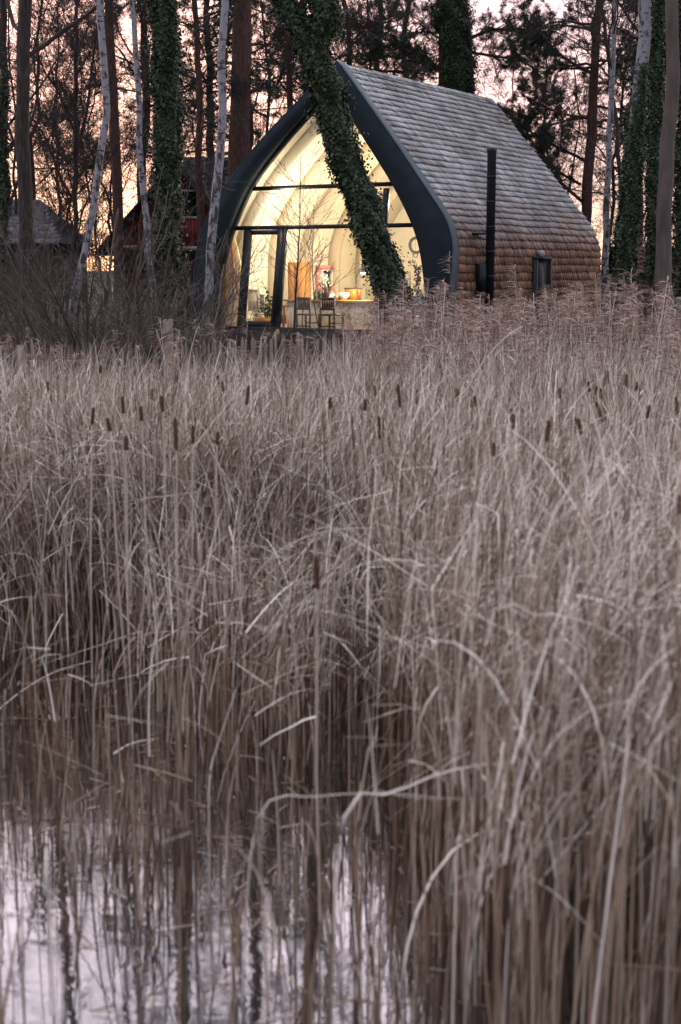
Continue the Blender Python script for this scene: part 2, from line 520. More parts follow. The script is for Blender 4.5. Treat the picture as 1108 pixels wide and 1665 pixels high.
# pond water: dark and mirror-like with faint ripples
m = bpy.data.materials.new('pond_water')
m.use_nodes = True
t = m.node_tree
t.nodes.clear()
df = t.nodes.new('ShaderNodeBsdfDiffuse'); df.inputs[0].default_value = (.012, .011, .010, 1)
gl = t.nodes.new('ShaderNodeBsdfGlossy'); gl.inputs['Roughness'].default_value = .03; gl.inputs[0].default_value = (1, .94, .93, 1)
lw = t.nodes.new('ShaderNodeFresnel'); lw.inputs[0].default_value = 1.33
mrr = t.nodes.new('ShaderNodeMapRange'); mrr.inputs['From Min'].default_value = 0.02; mrr.inputs['From Max'].default_value = .12
mrr.inputs['To Min'].default_value = .24; mrr.inputs['To Max'].default_value = .46
t.links.new(lw.outputs[0], mrr.inputs[0])
ms = t.nodes.new('ShaderNodeMixShader'); ou = t.nodes.new('ShaderNodeOutputMaterial')
t.links.new(mrr.outputs[0], ms.inputs[0]); t.links.new(df.outputs[0], ms.inputs[1]); t.links.new(gl.outputs[0], ms.inputs[2])
t.links.new(ms.outputs[0], ou.inputs[0])
co = t.nodes.new('ShaderNodeTexCoord')
mg = t.nodes.new('ShaderNodeMapping'); mg.inputs['Scale'].default_value = (1.0, 2.2, 1)
t.links.new(co.outputs['Object'], mg.inputs[0])
nw = t.nodes.new('ShaderNodeTexNoise'); nw.inputs['Scale'].default_value = 5; nw.inputs['Detail'].default_value = 3
t.links.new(mg.outputs[0], nw.inputs[0])
b = t.nodes.new('ShaderNodeBump'); b.inputs['Strength'].default_value = .12; b.inputs['Distance'].default_value = .006
t.links.new(nw.outputs[0], b.inputs['Height']); t.links.new(b.outputs[0], gl.inputs['Normal'])
M['water'] = m

# ground: leaf litter, moss, mud
M['ground'] = mat('leaf_litter', [(0.25, (.022, .018, .015)), (.5, (.060, .045, .035)), (.68, (.10, .078, .058)), (.85, (.06, .07, .04))], 1.4, 10, .95, bump=.9, bscale=14)


# ================================================================== terrain and water
def gz(x, y):
    x = np.asarray(x, float); y = np.asarray(y, float)
    def ss(a, b, v):
        q = np.clip((v - a) / (b - a), 0, 1)
        return q * q * (3 - 2 * q)
    h = -0.55 + 0.95 * ss(14.5, 20.5, y) + 0.45 * ss(20.5, 28, y) + 0.15 * ss(28, 60, y)
    side = ss(14, 30, np.abs(x)) * (1 - ss(12, 20, y))
    h = h + 0.9 * side
    h = h + 0.05 * np.sin(x * 1.7 + y * .6) * ss(15, 22, y) * np.cos(y * 1.1)
    h = h + 1.6 * ss(3, -4, y) * 0
    return h


xs = np.concatenate([[-900, -300, -120, -60], np.linspace(-32, 32, 97), [60, 120, 300, 900]])
ys = np.concatenate([[-300, -60, -20, -6], np.linspace(0, 64, 97), [80, 120, 300, 1200]])
X, Y = np.meshgrid(xs, ys)
Z = gz(X, Y)
V = np.stack([X, Y, Z], -1).reshape(-1, 3)
nx = len(xs)
i, j = np.meshgrid(np.arange(len(ys) - 1), np.arange(nx - 1), indexing='ij')
Q = np.stack([i * nx + j, i * nx + j + 1, (i + 1) * nx + j + 1, (i + 1) * nx + j], -1).reshape(-1, 4)
g = MB().add(V, Q).build('ground', M['ground'], smooth=True)
tag(g, 'dark leaf covered bank under the trees', kind='structure')
w = MB().add([[-31, -60, 0], [31, -60, 0], [31, 19, 0], [-31, 19, 0]], [[0, 1, 2, 3]]).build('water', M['water'])
tag(w, 'still dark pond water reflecting the pale sky', kind='structure')


# ================================================================== cabin
TH = 0.543
CX, CY, CZ = -0.61, 30.055, CAMZ - 1.265
KL = 0.153          # how much the front leans back with height
LEN = 8.36
RV = A([math.cos(TH), -math.sin(TH), 0]); DV = A([math.sin(TH), math.cos(TH), 0]); UV = A([0, 0, 1.])
O3 = A([CX, CY, CZ])


def raydir(px, py):
    c, s = math.cos(TILT), math.sin(TILT)
    x, u = (px - 554) / FPX, (832 - py) / FPX
    return A([x, c + u * s, -s + u * c])


def loc_y(px, py, c, k=0.0):
    """cabin-local point where pixel ray meets the plane  y = c + k z"""
    d = raydir(px, py)
    Mx = np.stack([-d, RV, k * DV + UV], 1)
    s = np.linalg.solve(Mx, A([0, 0, CAMZ]) - O3 - c * DV)
    return A([s[1], c + k * s[2], s[2]])


def loc_x(px, py, xc):
    d = raydir(px, py)
    Mx = np.stack([-d, DV, UV], 1)
    s = np.linalg.solve(Mx, A([0, 0, CAMZ]) - O3 - xc * RV)
    return A([xc, s[1], s[2]])


cabin = empty('cabin', tuple(O3), -TH, 'arch shaped cabin with grey shingled roof and glowing glazed front', 'cabin')


def catmull(pts, n=14):
    pts = A(pts, float)
    P = np.vstack([pts[0], pts, pts[-1]])
    out = []
    for q in range(1, len(P) - 2):
        t_ = np.linspace(0, 1, n, endpoint=False)[:, None]
        p0, p1, p2, p3 = P[q - 1], P[q], P[q + 1], P[q + 2]
        out.append(.5 * ((2 * p1) + (-p0 + p2) * t_ + (2 * p0 - 5 * p1 + 4 * p2 - p3) * t_ ** 2 + (-p0 + 3 * p1 - 3 * p2 + p3) * t_ ** 3))
    out.append(P[-1][None])
    return np.vstack(out)


def resample(P, n):
    d = np.r_[0, np.cumsum(np.linalg.norm(np.diff(P, axis=0), axis=1))]
    s = np.linspace(0, d[-1], n)
    return np.stack([np.interp(s, d, P[:, k]) for k in range(P.shape[1])], 1)


APX = 0.12
INS = .045


def smooth_line(P, it=6):
    P = resample(P, 90)
    for _ in range(it):
        P[1:-1] = .25 * P[:-2] + .5 * P[1:-1] + .25 * P[2:]
    return P


HT = 5.46
profR = smooth_line(catmull([(3.16, -.35), (3.16, .9), (3.155, 1.6), (3.11, 1.88), (2.93, 2.25), (2.62, 2.62), (2.06, 3.28), (1.47, 3.96), (APX, HT)]))
profR[:, 0] = APX + (profR[:, 0] - APX) * (1 - INS / 3)
profL = smooth_line(catmull([(-3.16, -.35), (-3.16, .9), (-3.15, 1.6), (-3.12, 1.88), (-2.98, 2.28), (-2.74, 2.70), (-2.38, 3.17), (-1.55, 4.05), (APX, HT)]))
profL[:, 0] = APX + (profL[:, 0] - APX) * (1 - INS / 3)


def offset(P, d, sgn):
    """move a profile outwards by d (sgn +1 right side, -1 left side)"""
    T = np.gradient(P, axis=0)
    T /= np.linalg.norm(T, axis=1, keepdims=True)
    N = np.stack([T[:, 1], -T[:, 0]], 1) * sgn
    q = P + N * d
    # meet at the apex plane
    q[-1, 0] = APX
    q[-1, 1] = P[-1, 1] + d / max(.35, abs(N[-1, 1]))
    q = q[(q[:, 0] - APX) * sgn >= -1e-6]
    return q


def arch(d, n=40):
    """full outline left foot -> apex -> right foot, offset outwards by d"""
    a = resample(offset(profL, d, -1), n)
    b = resample(offset(profR, d, 1), n)
    return np.vstack([a, b[::-1][1:]])


def ring(mb, outer, inner, y0, y1, k0=KL, k1=KL):
    """solid arch ring between two outlines, from y0+k z to y1+k z"""
    n = len(outer)
    def pl(o, y, k): return np.stack([o[:, 0], y + k * o[:, 1], o[:, 1]], 1)
    V = np.vstack([pl(outer, y0, k0), pl(inner, y0, k0), pl(outer, y1, k1), pl(inner, y1, k1)])
    q = []
    for i in range(n - 1):
        a, b, c, d = i, i + n, i + 2 * n, i + 3 * n
        q += [[a, a + 1, b + 1, b], [c, d, d + 1, c + 1], [a, c, c + 1, a + 1], [b, b + 1, d + 1, d]]
    for i in (0, n - 1):
        q.append([i, i + n, i + 3 * n, i + 2 * n])
    return mb.add(V, q)


# opening in the fascia, read off the front plane
opL = [loc_y(x, y, .30 if y > 170 else .1, KL)[[0, 2]] for x, y in ((357, 548), (357, 500), (361, 450), (370, 408), (382, 369), (414, 298), (466, 229), (518, 161), (537, 139))]
opR = [loc_y(x, y, 0, KL)[[0, 2]] for x, y in ((693, 548), (692, 500), (689, 455), (683, 410), (672, 370), (638, 300), (585, 215), (537, 139))]
N_ = 44
inL = resample(smooth_line(catmull(opL, 8), 16), N_); inR = resample(smooth_line(catmull(opR, 8), 16), N_)
inL[-1] = inR[-1] = (inL[-1] + inR[-1]) / 2
opening = np.vstack([inL, inR[::-1][1:]])
ring(MB(), arch(.055, N_), opening, 0, .22).build('fascia', M['fascia'], cabin)
ring(MB(), arch(.067, N_), arch(.057, N_), -.004, .27).build('edge_trim', M['trim'], cabin)
# warm timber reveal just inside the opening
ring(MB(), opening * A([1.006, 1.004]), opening * A([.988, .988]), .222, .34).build('reveal', M['frame'], cabin)

# shell under the shakes
hs = MB(); ring(hs, arch(0), arch(-.06), .222, 0, KL, 0)
# its back end is upright
V_ = hs.V[0]; n_ = len(arch(0)); V_[2 * n_:, 1] = LEN
hs.build('roof_shell', M['darkroof'], cabin)
# cream lining
li = MB(); ring(li, arch(-.22), arch(-.24), .24, 0, KL, 0); li.V[0][2 * n_:, 1] = LEN - .25
li.build('wall_lining', M['cream'], cabin, smooth=False)
for ry in (1.25, 2.6, 3.95, 5.3, 6.65):
    ring(MB(), arch(-.245), arch(-.50), ry, ry + .16, .02, .02).build('arch_rib', M['rib'], cabin)


def gable(o, y, k=0.0):
    """flat wall filling an outline: quads across the arch"""
    n = (len(o) - 1) // 2
    Lf, Rt = o[:n + 1], o[n:][::-1]
    V = np.vstack([np.stack([Lf[:, 0], y + k * Lf[:, 1], Lf[:, 1]], 1), np.stack([Rt[:, 0], y + k * Rt[:, 1], Rt[:, 1]], 1)])
    m_ = n + 1
    return V, [[i, i + m_, i + m_ + 1, i + 1] for i in range(n)]


gb = MB()
for yy in (LEN - .02, LEN - .16):
    gb.add(*gable(arch(-.03), yy))
gb.build('back_wall', M['brownwall'], cabin)
gb = MB(); gb.add(*gable(arch(-.235), LEN - .25))
gb.build('back_lining', M['cream'], cabin)
MB().box((0, LEN / 2 + .05, -.22), (2.95, LEN / 2 - .22, .05)).build('cabin_floor', M['floor'], cabin)

# cedar shakes
EXPO = .172


def shakes(prof, sgn):
    mb = MB()
    d = np.r_[0, np.cumsum(np.linalg.norm(np.diff(prof, axis=0), axis=1))]
    T = np.gradient(prof, axis=0); T /= np.linalg.norm(T, axis=1, keepdims=True)
    Nn = np.stack([T[:, 1], -T[:, 0]], 1) * sgn
    def P(s):
        s = np.clip(s, 0, d[-1])
        return (A([np.interp(s, d, prof[:, 0]), np.interp(s, d, prof[:, 1])]), A([np.interp(s, d, Nn[:, 0]), np.interp(s, d, Nn[:, 1])]))
    nrow = int((d[-1]) / EXPO) + 1
    for r in range(nrow):
        s0 = r * EXPO
        p0, n0 = P(s0)
        y0 = .23 + KL * p0[1]
        y = y0 - random.uniform(0, .05)
        wob = random.uniform(0, 6)
        while y < LEN + .03:
            wdt = random.uniform(.06, .17)
            y2 = min(y + wdt, LEN + .05)
            ya = max(y, y0)
            if y2 - ya > .02:
                so = s0 + random.uniform(-.014, .014) + .010 * math.sin(y * 2.1 + wob)
                th = random.uniform(.016, .030)
                q0, m0 = P(so); q1, m1 = P(so + EXPO * 1.35)
                if so < 0: q0 = q0 + A([0, so])
                b0, b1 = q0 + m0 * .032, q0 + m0 * (.032 + th)
                c0, c1 = q1 + m1 * .001, q1 + m1 * .009
                g_ = random.uniform(.002, .006)
                VV = [[b0[0], ya + g_, b0[1]], [b0[0], y2, b0[1]], [b1[0], ya + g_, b1[1]], [b1[0], y2, b1[1]],
                      [c0[0], ya + g_, c0[1]], [c0[0], y2, c0[1]], [c1[0], ya + g_, c1[1]], [c1[0], y2, c1[1]]]
                mb.add(VV, [[0, 1, 3, 2], [2, 3, 7, 6], [0, 2, 6, 4], [1, 5, 7, 3], [4, 6, 7, 5]])
            y = y2
    return mb


shakes(profR, 1).build('shingles', M['shake'], cabin)
shakes(profL, -1).build('shingles', M['shake'], cabin)
rc = MB()
yy = KL * HT + .23
while yy < LEN:
    y2 = min(yy + random.uniform(.10, .17), LEN + .04)
    for sg in (1, -1):
        rc.bar((APX + sg * .055, yy + .004, HT - .005 + random.uniform(0, .008)), (APX + sg * .055, y2, HT - .005 + random.uniform(0, .008)), .13, .016, up=(sg * .7, 0, .72))
    yy = y2
rc.build('ridge_cap', M['shake'], cabin)

# glazing bars, in the plane set back behind the fascia
GP = .26


def gp(px, py): return loc_y(px, py, GP, KL)


def op_x(z, side):
    P = inL if side < 0 else inR
    o = np.argsort(P[:, 1])
    return np.interp(z, P[o, 1], P[o, 0]) * (1.0)


def hbar(py, w, name='glazing_bar', pxa=None, pxb=None):
    z = gp(520, py)[2]
    xa = op_x(z, -1) - .02 if pxa is None else gp(pxa, py)[0]
    xb = op_x(z, 1) + .02 if pxb is None else gp(pxb, py)[0]
    return MB().box(((xa + xb) / 2, GP + .06 + KL * z, z), ((xb - xa) / 2, .05, w / 2)).build(name, M['frame'], cabin)


def vbar(px, ya, yb, w, name='glazing_bar', x=None):
    a, b = gp(px, ya), gp(px, yb)
    xx = (a[0] + b[0]) / 2
    return MB().bar((xx, a[1] + .06, a[2]), (xx, b[1] + .06, b[2]), w, .098, up=(0, 1, 0)).build(name, M['frame'], cabin)


hbar(302.5, .085); hbar(368, .085)
MB().box((0, GP + .06, -.02), (2.65, .06, .05)).build('threshold', M['frame'], cabin)
vbar(625, 306, 365, .11)
vbar(457, 372, 534, .05)
# glass panes
def pane(z0, z1, xa=None, xb=None, n=10):
    zz = np.linspace(z0, z1, n)
    l = A([op_x(z, -1) if xa is None else xa for z in zz]); r = A([op_x(z, 1) if xb is None else xb for z in zz])
    V = np.vstack([np.stack([l, GP + .05 + KL * zz, zz], 1), np.stack([r, GP + .05 + KL * zz, zz], 1)])
    V2 = V + A([0, .012, 0])
    mb = MB()
    q = [[i, i + n, i + n + 1, i + 1] for i in range(n - 1)]
    mb.add(V, q); mb.add(V2, [x[::-1] for x in q])
    return mb
zb1, zb2 = gp(520, 368)[2], gp(520, 302.5)[2]
xd0, xd1 = gp(396, 450)[0], gp(450, 450)[0]
ztop = min(inL[-1][1], inR[-1][1]) - .02
pane(zb2 + .04, ztop, n=14).build('window_pane', M['glass'], cabin)
pane(zb1 + .04, zb2 - .04).build('window_pane', M['glass'], cabin)
pane(.03, zb1 - .04, xb=xd0 - .08).build('window_pane', M['glass'], cabin)
pane(.03, zb1 - .04, xa=xd1 + .09).build('window_pane', M['glass'], cabin)
# glazed door: parts of one door
dr = MB()
zt = zb1 - .05
yd = lambda z: GP + .06 + KL * z
dr.bar((xd0, yd(.03), .03), (xd0, yd(zt), zt), .19, .07, up=(0, 1, 0))
dr.bar((xd1, yd(.03), .03), (xd1, yd(zt), zt), .16, .07, up=(0, 1, 0))
dr.bar((xd0 + .096, yd(.09), .09), (xd1 - .081, yd(.09), .09), .12, .07, up=(0, 1, 0))
dr.bar((xd0 + .096, yd(zt - .05), zt - .05), (xd1 - .081, yd(zt - .05), zt - .05), .10, .07, up=(0, 1, 0))
door = dr.build('door', M['frame'], cabin)
pane(.15, zt - .1, xa=xd0 + .09, xb=xd1 - .08).build('pane', M['glass'], door)
hd = MB(); hd.tubes([[(xd1 - .02, yd(1) - .05, .95), (xd1 - .02, yd(1) - .09, .96), (xd1 - .02, yd(1) - .09, 1.10), (xd1 - .02, yd(1) - .05, 1.11)]], .012, 6)
hd.build('handle', M['black'], door)

# small pink framed window in the far left curve of the wall
wl = -2.80
a_, b_ = loc_x(517, 431, wl), loc_x(543, 478, wl)
y0, y1, z0, z1 = a_[1], b_[1], b_[2], a_[2]
fw = MB()
for (ya, yb, za, zb) in ((y0, y1, z1 - .09, z1), (y0, y1, z0, z0 + .06), (y0, y0 + .1, z0 + .06, z1 - .09), (y1 - .16, y1, z0 + .06, z1 - .09)):
    fw.box((wl + .02, (ya + yb) / 2, (za + zb) / 2), (.09, (yb - ya) / 2, (zb - za) / 2))
pw = fw.build('interior_window', M['pink'], cabin)
MB().box((wl - .03, (y0 + y1) / 2 - .03, (z0 + z1) / 2), (.01, (y1 - y0) / 2 - .13, (z1 - z0) / 2 - .08)).build('window_pane', M['darkglass'], pw)
ws = MB()
for (ya, yb, za, zb) in ((y0 + .1, y1 - .16, z1 - .13, z1 - .092), (y1 - .2, y1 - .162, z0 + .06, z1 - .13), (y0 + .102, y0 + .13, z0 + .06, z1 - .13)):
    ws.box((wl + .03, (ya + yb) / 2, (za + zb) / 2), (.05, (yb - ya) / 2, (zb - za) / 2))
ws.build('sash', M['white'], pw)

# flue on the shingled wall
fx = 3.36
f0 = loc_x(800, 241, fx); f1 = loc_x(796, 500, fx)
fy = (f0[1] + f1[1]) / 2
fl = MB(); fl.tubes([[(fx, fy, -.2), (fx, fy, f0[2] - .1), (fx, fy, f0[2] - .06), (fx, fy, f0[2] - .0)]], [[.092, .092, .105, .105]], 20, cap=True)
flue = fl.build('flue_pipe', M['black'], cabin, smooth=False)
for zz in np.arange(.1, f0[2] - .2, .5):
    MB().tubes([[(fx, fy, zz), (fx, fy, zz + .035)]], .1, 20, cap=True).build('pipe_collar', M['black'], flue)
fb = MB(); c_ = loc_x(782, 452, 3.2)
fb.box((3.24, c_[1] + .02, c_[2]), (.09, .17, .30)); fb.box((3.24, c_[1] + .3, c_[2]), (.06, .16, .06))
fb.build('flue_box', M['black'], cabin)
for b_ in (((3.17, fy - .15, 1.98), (.10, .12, .02)), ((3.20, fy, 1.0), (.13, .02, .02))): MB().box(*b_).build('flue_bracket', M['black'], cabin)
# narrow dark box window on the side wall
a_, b_ = loc_x(870, 419, 3.2), loc_x(892, 528, 3.2)
sw = MB(); ym, zm = (a_[1] + b_[1]) / 2, (a_[2] + b_[2]) / 2
hy, hz = (b_[1] - a_[1]) / 2, (a_[2] - b_[2]) / 2
sw.box((3.16, ym, zm + hz), (.10, hy, .03)); sw.box((3.16, ym, zm - hz), (.10, hy, .03))
sw.box((3.16, a_[1] + .032, zm), (.095, .03, hz - .032)); sw.box((3.16, b_[1] - .032, zm), (.095, .03, hz - .032))
swo = sw.build('side_window', M['black'], cabin)
MB().box((3.20, ym, zm), (.02, hy - .065, hz - .035)).build('window_pane', M['darkglass'], swo)
wl_ = loc_x(880, 409, 3.24)
lt = MB(); lathe(lt, (3.26, wl_[1], wl_[2] - .06), [(.0, -.06), (.06, -.04), (.075, .03), (.05, .08), (0, .10)], 12)
lt.box((3.19, wl_[1], wl_[2] - .02), (.05, .03, .05))
lt.build('outdoor_light', M['grey'], cabin)
# floor plate and stilts
pl = MB(); pl.box((0, LEN / 2 + .1, -.40), (3.05, LEN / 2 - .05, .12))
pl.build('floor_plate', M['deck'], cabin)

# deck in front and beside the cabin
deck = empty('deck', tuple(O3), -TH, 'dark board deck running along the front and right side of the cabin', 'deck')
dk = MB()
for k_, yb in enumerate(np.arange(-1.05, -.05, .13)):
    dk.box((.25, yb + .065, -.10), (3.75, .061, .02))
dk.build('deck_boards', M['deck'], deck)
dk = MB()
for yb in np.arange(.0, LEN - .1, .13):
    dk.box((3.62, yb + .065, -.10), (.36, .061, .02))
dk.build('deck_boards', M['deck'], deck)
sk = MB()
x_ = -1.62
while x_ < 4.0:
    h_ = random.uniform(-.006, .014) + .03
    sk.box((x_ + .038, -1.10, (h_ - 1.1) / 2), (.034, .012, (h_ + 1.1) / 2)); x_ += .077
for yb in np.arange(-1.08, LEN, .10):
    h_ = random.uniform(-.06, .0) - .05
    sk.box((4.03, yb + .05, (h_ - 1.1) / 2), (.012, .045, (h_ + 1.1) / 2))
sk.build('skirt_boards', M['deck'], deck)
for px_, py_ in ((-3.4, -.95), (-1.7, -.95), (0.5, -.95), (3.9, -.95), (3.9, 2), (3.9, 5), (3.9, 8)):
    MB().box((px_, py_, -.65), (.06, .06, .53)).build('post', M['deck'], deck)

# steps up to the door
stp = loc_y(410, 545, -1.3)
steps = empty('wooden_steps', tuple(O3), -TH, 'short flight of red brown wooden steps leading up to the glazed door', 'steps')
for k_ in range(4):
    MB().box((stp[0], -1.28 - .24 * k_, -.20 - .19 * k_), (.52, .13, .022)).build('tread', M['step'], steps)
for sg in (-1, 1):
    MB().bar((stp[0] + sg * .56, -1.12, -.02), (stp[0] + sg * .56, -2.25, -.98), .05, .22, up=(0, 0, 1)).build('stringer', M['timber'] if sg > 0 else M['step'], steps)

# ---------------------------------------------------------------- things inside the cabin
FZ = -.17


def inside(name, label, cat, px, ly, group=None, z=FZ, py=500):
    p_ = loc_y(px, py, ly)
    w_ = O3 + p_[0] * RV + ly * DV + z * UV
    return empty(name, tuple(w_), -TH, label, cat, group)


def chair(label, px):
    t_ = inside('slatted_chair', label, 'chair', px, 1.35, 'dark chairs at the white counter')
    W = M['chair']
    for sx_ in (-1, 1):
        MB().bar((sx_ * .175, -.19, 0), (sx_ * .175, -.19, .82), .036, .036).build('leg', W, t_)
        MB().bar((sx_ * .175, .19, 0), (sx_ * .175, .19, .43), .036, .036).build('leg', W, t_)
    MB().box((0, 0, .45), (.205, .22, .018)).build('seat', W, t_)
    bk = MB(); bk.box((0, -.19, .80), (.155, .012, .028)); bk.box((0, -.19, .58), (.155, .012, .028))
    for q_ in (-.118, -.059, 0, .059, .118): bk.box((q_, -.19, .69), (.022, .009, .082))
    bk.build('backrest', W, t_)
    for b_ in (((0, -.19, .2), (.157, .01, .014)), ((0, .19, .26), (.157, .01, .014))): MB().box(*b_).build('stretcher', W, t_)
    return t_


chair('dark slat backed chair left of the other one, behind the sapling', 501)
chair('dark slat backed chair nearer to the ivy covered trunk', 540)

ct = inside('counter', 'long white boarded kitchen counter with pale wooden top and bottles on it', 'counter', 545, 2.3)
MB().box((.32, 0, .735), (1.50, .34, .02)).build('worktop', M['wood'], ct)
cb_ = MB(); cb_.box((.32, .03, .355), (1.44, .26, .355))
for q_ in np.arange(-1.1, 1.76, .10): cb_.box((q_, -.245, .355), (.047, .012, .35))
cb_.build('cupboard', M['white'], ct)

bott = []
for k_, (px, hh, lab) in enumerate(((513, .24, 'leftmost green bottle on the counter'), (519, .27, 'second green bottle from the left on the counter'),
                                    (525, .22, 'short green bottle beside the dark canister'))):
    b_ = inside('bottle', lab, 'bottle', px, 2.15 + .02 * k_, 'green bottles on the counter', z=FZ + .756)
    o_ = MB(); lathe(o_, (0, 0, 0), [(0, 0), (.036, 0), (.038, .02), (.038, hh * .6), (.014, hh * .75), (.013, hh), (0, hh)], 12)
    o_.build('glass_body', M['bottle'], b_, smooth=True)
    MB().tubes([[(0, 0, hh * .93), (0, 0, hh + .012)]], .016, 10, cap=True).build('cap', M['pink'], b_)
o_ = inside('canister', 'tall dark canister standing between bottles and kettle', 'canister', 531, 2.15, z=FZ + .756)
lathe(MB(), (0, 0, 0), [(0, 0), (.055, 0), (.055, .25), (.045, .26), (.045, .285), (0, .285)], 14).build('canister_body', M['chair'], o_, smooth=False)
o_ = inside('flower_vase', 'vase of white flowers in front of the pink framed window', 'vase', 527, 2.45, z=FZ + .756)
lathe(MB(), (0, 0, 0), [(0, 0), (.05, 0), (.06, .08), (.035, .17), (.045, .2)], 12).build('vase_body', M['white'], o_)
fm = MB(); c0 = rng.normal(size=(160, 3)) * A([.06, .05, .09]) + A([0, 0, .42])
fm.leaves(c0, rng.normal(size=(160, 3)), rng.normal(size=(160, 3)), rng.uniform(.04, .07, 160), rng.uniform(.015, .03, 160)); fm.build('flowers', M['petal'], o_)
stt = rng.normal(size=(14, 1, 3)) * A([.05, .04, 0]) * np.linspace(0, 1, 4)[None, :, None] + A([0, 0, .15]) + A([0, 0, .24]) * np.linspace(0, 1, 4)[None, :, None]
MB().tubes(stt, .004, 4).build('stems', M['ivy'], o_)
o_ = inside('kettle', 'pale kettle with a red hoop handle on the counter', 'kettle', 541, 2.2, z=FZ + .756)
lathe(MB(), (0, 0, 0), [(0, 0), (.085, 0), (.095, .05), (.06, .12), (.02, .14), (.015, .16), (0, .165)], 16).build('kettle_body', M['white'], o_, smooth=True)
MB().tubes([[(-.08, 0, .08), (-.08, 0, .2), (-.05, 0, .235), (.05, 0, .235), (.08, 0, .2), (.08, 0, .08)]], .008, 6).build('handle', M['redstripe'], o_)
MB().tubes([[(.08, 0, .05), (.12, 0, .09), (.14, 0, .13)]], [[.02, .014, .01]], 8).build('spout', M['white'], o_)
for k_, (px, lab) in enumerate(((545, 'small olive glass jar right of the kettle'), (553, 'small brown pot next to the white bowl'))):
    o_ = inside('jar', lab, 'jar', px, 2.12, 'little jars on the counter', z=FZ + .756)
    lathe(MB(), (0, 0, 0), [(0, 0), (.035, 0), (.038, .06), (.028, .075), (0, .075)], 12).build('jar_body', M['bottle'] if k_ == 0 else M['chair'], o_)
    lathe(MB(), (0, 0, .076), [(0, 0), (.03, 0), (.03, .015), (0, .015)], 12).build('lid', M['timber'], o_)
o_ = inside('bowl', 'round white bowl between the little pot and the orange box', 'bowl', 560, 2.3, z=FZ + .756)
lathe(MB(), (0, 0, 0), [(0, 0), (.05, 0), (.11, .08), (.13, .16), (.12, .16), (.1, .09), (0, .02)], 18).build('bowl_body', M['petal'], o_, smooth=True); tag(o_)
o_ = inside('storage_box', 'orange brown leather box standing on the counter behind the lamp', 'box', 574, 2.5, z=FZ + .756)
MB().box((0, 0, .12), (.16, .10, .12)).build('box_body', M['orange'], o_); MB().box((0, 0, .25), (.165, .105, .012)).build('lid', M['chair'], o_)
MB().tubes([[(-.05, -.106, .15), (-.03, -.125, .17), (.03, -.125, .17), (.05, -.106, .15)]], .007, 5).build('handle', M['chair'], o_)
dl = inside('desk_lamp', 'lit jointed desk lamp leaning on the counter beside the ivy trunk', 'lamp', 583, 2.25, z=FZ + .756)
lathe(MB(), (0, 0, 0), [(0, 0), (.09, 0), (.09, .02), (.02, .035), (0, .035)], 16).build('base', M['black'], dl)
MB().tubes([[(0, 0, .03), (-.06, 0, .50)]], .011, 6, cap=True).build('arm', M['black'], dl)
MB().tubes([[(-.06, 0, .50), (.10, -.05, .70)]], .011, 6, cap=True).build('arm', M['black'], dl)
lathe(MB(), (.14, -.05, .60), [(.12, 0), (.10, .06), (.04, .13), (.02, .16), (0, .16)], 16).build('lamp_shade', M['black'], dl)
lathe(MB(), (.14, -.05, .56), [(0, 0), (.045, .03), (.045, .06), (.02, .1), (0, .1)], 12).build('bulb', M['bulb'], dl)

# surfboard leaning inside the glass
sb = inside('surfboard', 'cream surfboard with two red stripes leaning inside the left corner window', 'surfboard', 376, .62)
sb.rotation_euler.z = -TH + .55
nn_ = 26; q_ = np.linspace(0, 1, nn_); hw_ = .27 * np.sin(np.pi * q_ ** .8) ** .55 + .002
zz_ = q_ * 2.35
th_ = .035 * np.sin(np.pi * q_) ** .4 + .002
Pm = np.stack([-.06 + .06 * np.sin(q_ * 3), .02 + q_ * .25, zz_], 1)
a12 = np.arange(12) / 12 * 2 * np.pi
V = np.stack([Pm[:, None, 0] + hw_[:, None] * np.cos(a12), Pm[:, None, 1] + th_[:, None] * np.sin(a12), np.repeat(Pm[:, 2:3], 12, 1)], -1)
k_, j_ = np.meshgrid(np.arange(nn_ - 1), np.arange(12), indexing='ij'); j2_ = (j_ + 1) % 12
sbo = MB().add(V.reshape(-1, 3), np.stack([k_ * 12 + j_, k_ * 12 + j2_, (k_ + 1) * 12 + j2_, (k_ + 1) * 12 + j_], -1)).build('deck_body', M['board'], sb, smooth=True)
for f_ in (-.42, .28):
    c_ = Pm + np.stack([hw_ * f_, -th_ * 1.04 - .002, 0 * q_], 1)
    MB().tubes(c_[None, 1:-1], np.full(nn_ - 2, .026), 6, flat=.12).build('stripe', M['redstripe'], sb)
MB().box((0, .14, .22), (.006, .08, .09)).build('fin', M['black'], sb)

# pictures on the curved left wall, wardrobe, stool, wall ornaments, cushion
for (xa, ya, xb, yb, ly, lab) in ((404, 470, 421, 505, 1.6, 'larger grey framed picture seen through the glazed door'), (423, 478, 431, 500, 1.6, 'smaller grey framed picture next to the larger one')):
    p0, p1 = loc_y(xa, ya, ly), loc_y(xb, yb, ly)
    o_ = inside('picture', lab, 'picture', (xa + xb) / 2, ly, 'pictures on the left wall', z=p1[2])
    w_, h_ = (p1[0] - p0[0]) / 2, (p0[2] - p1[2])
    f_ = MB()
    for (cx_, cz_, hx_, hz_) in ((0, .02, w_, .02), (0, h_ - .02, w_, .02), (-w_ + .02, h_ / 2, .02, h_ / 2 - .04), (w_ - .02, h_ / 2, .02, h_ / 2 - .04)): f_.box((cx_, 0, cz_), (hx_, .015, hz_))
    f_.build('frame', M['grey'], o_); MB().box((0, .01, h_ / 2), (w_ - .04, .006, h_ / 2 - .04)).build('print', M['cream'], o_)
p0, p1 = loc_y(469, 426, 2.95), loc_y(492, 545, 2.95)
o_ = inside('wardrobe', 'tall orange wooden wardrobe behind the sapling stems', 'wardrobe', 480, 2.95)
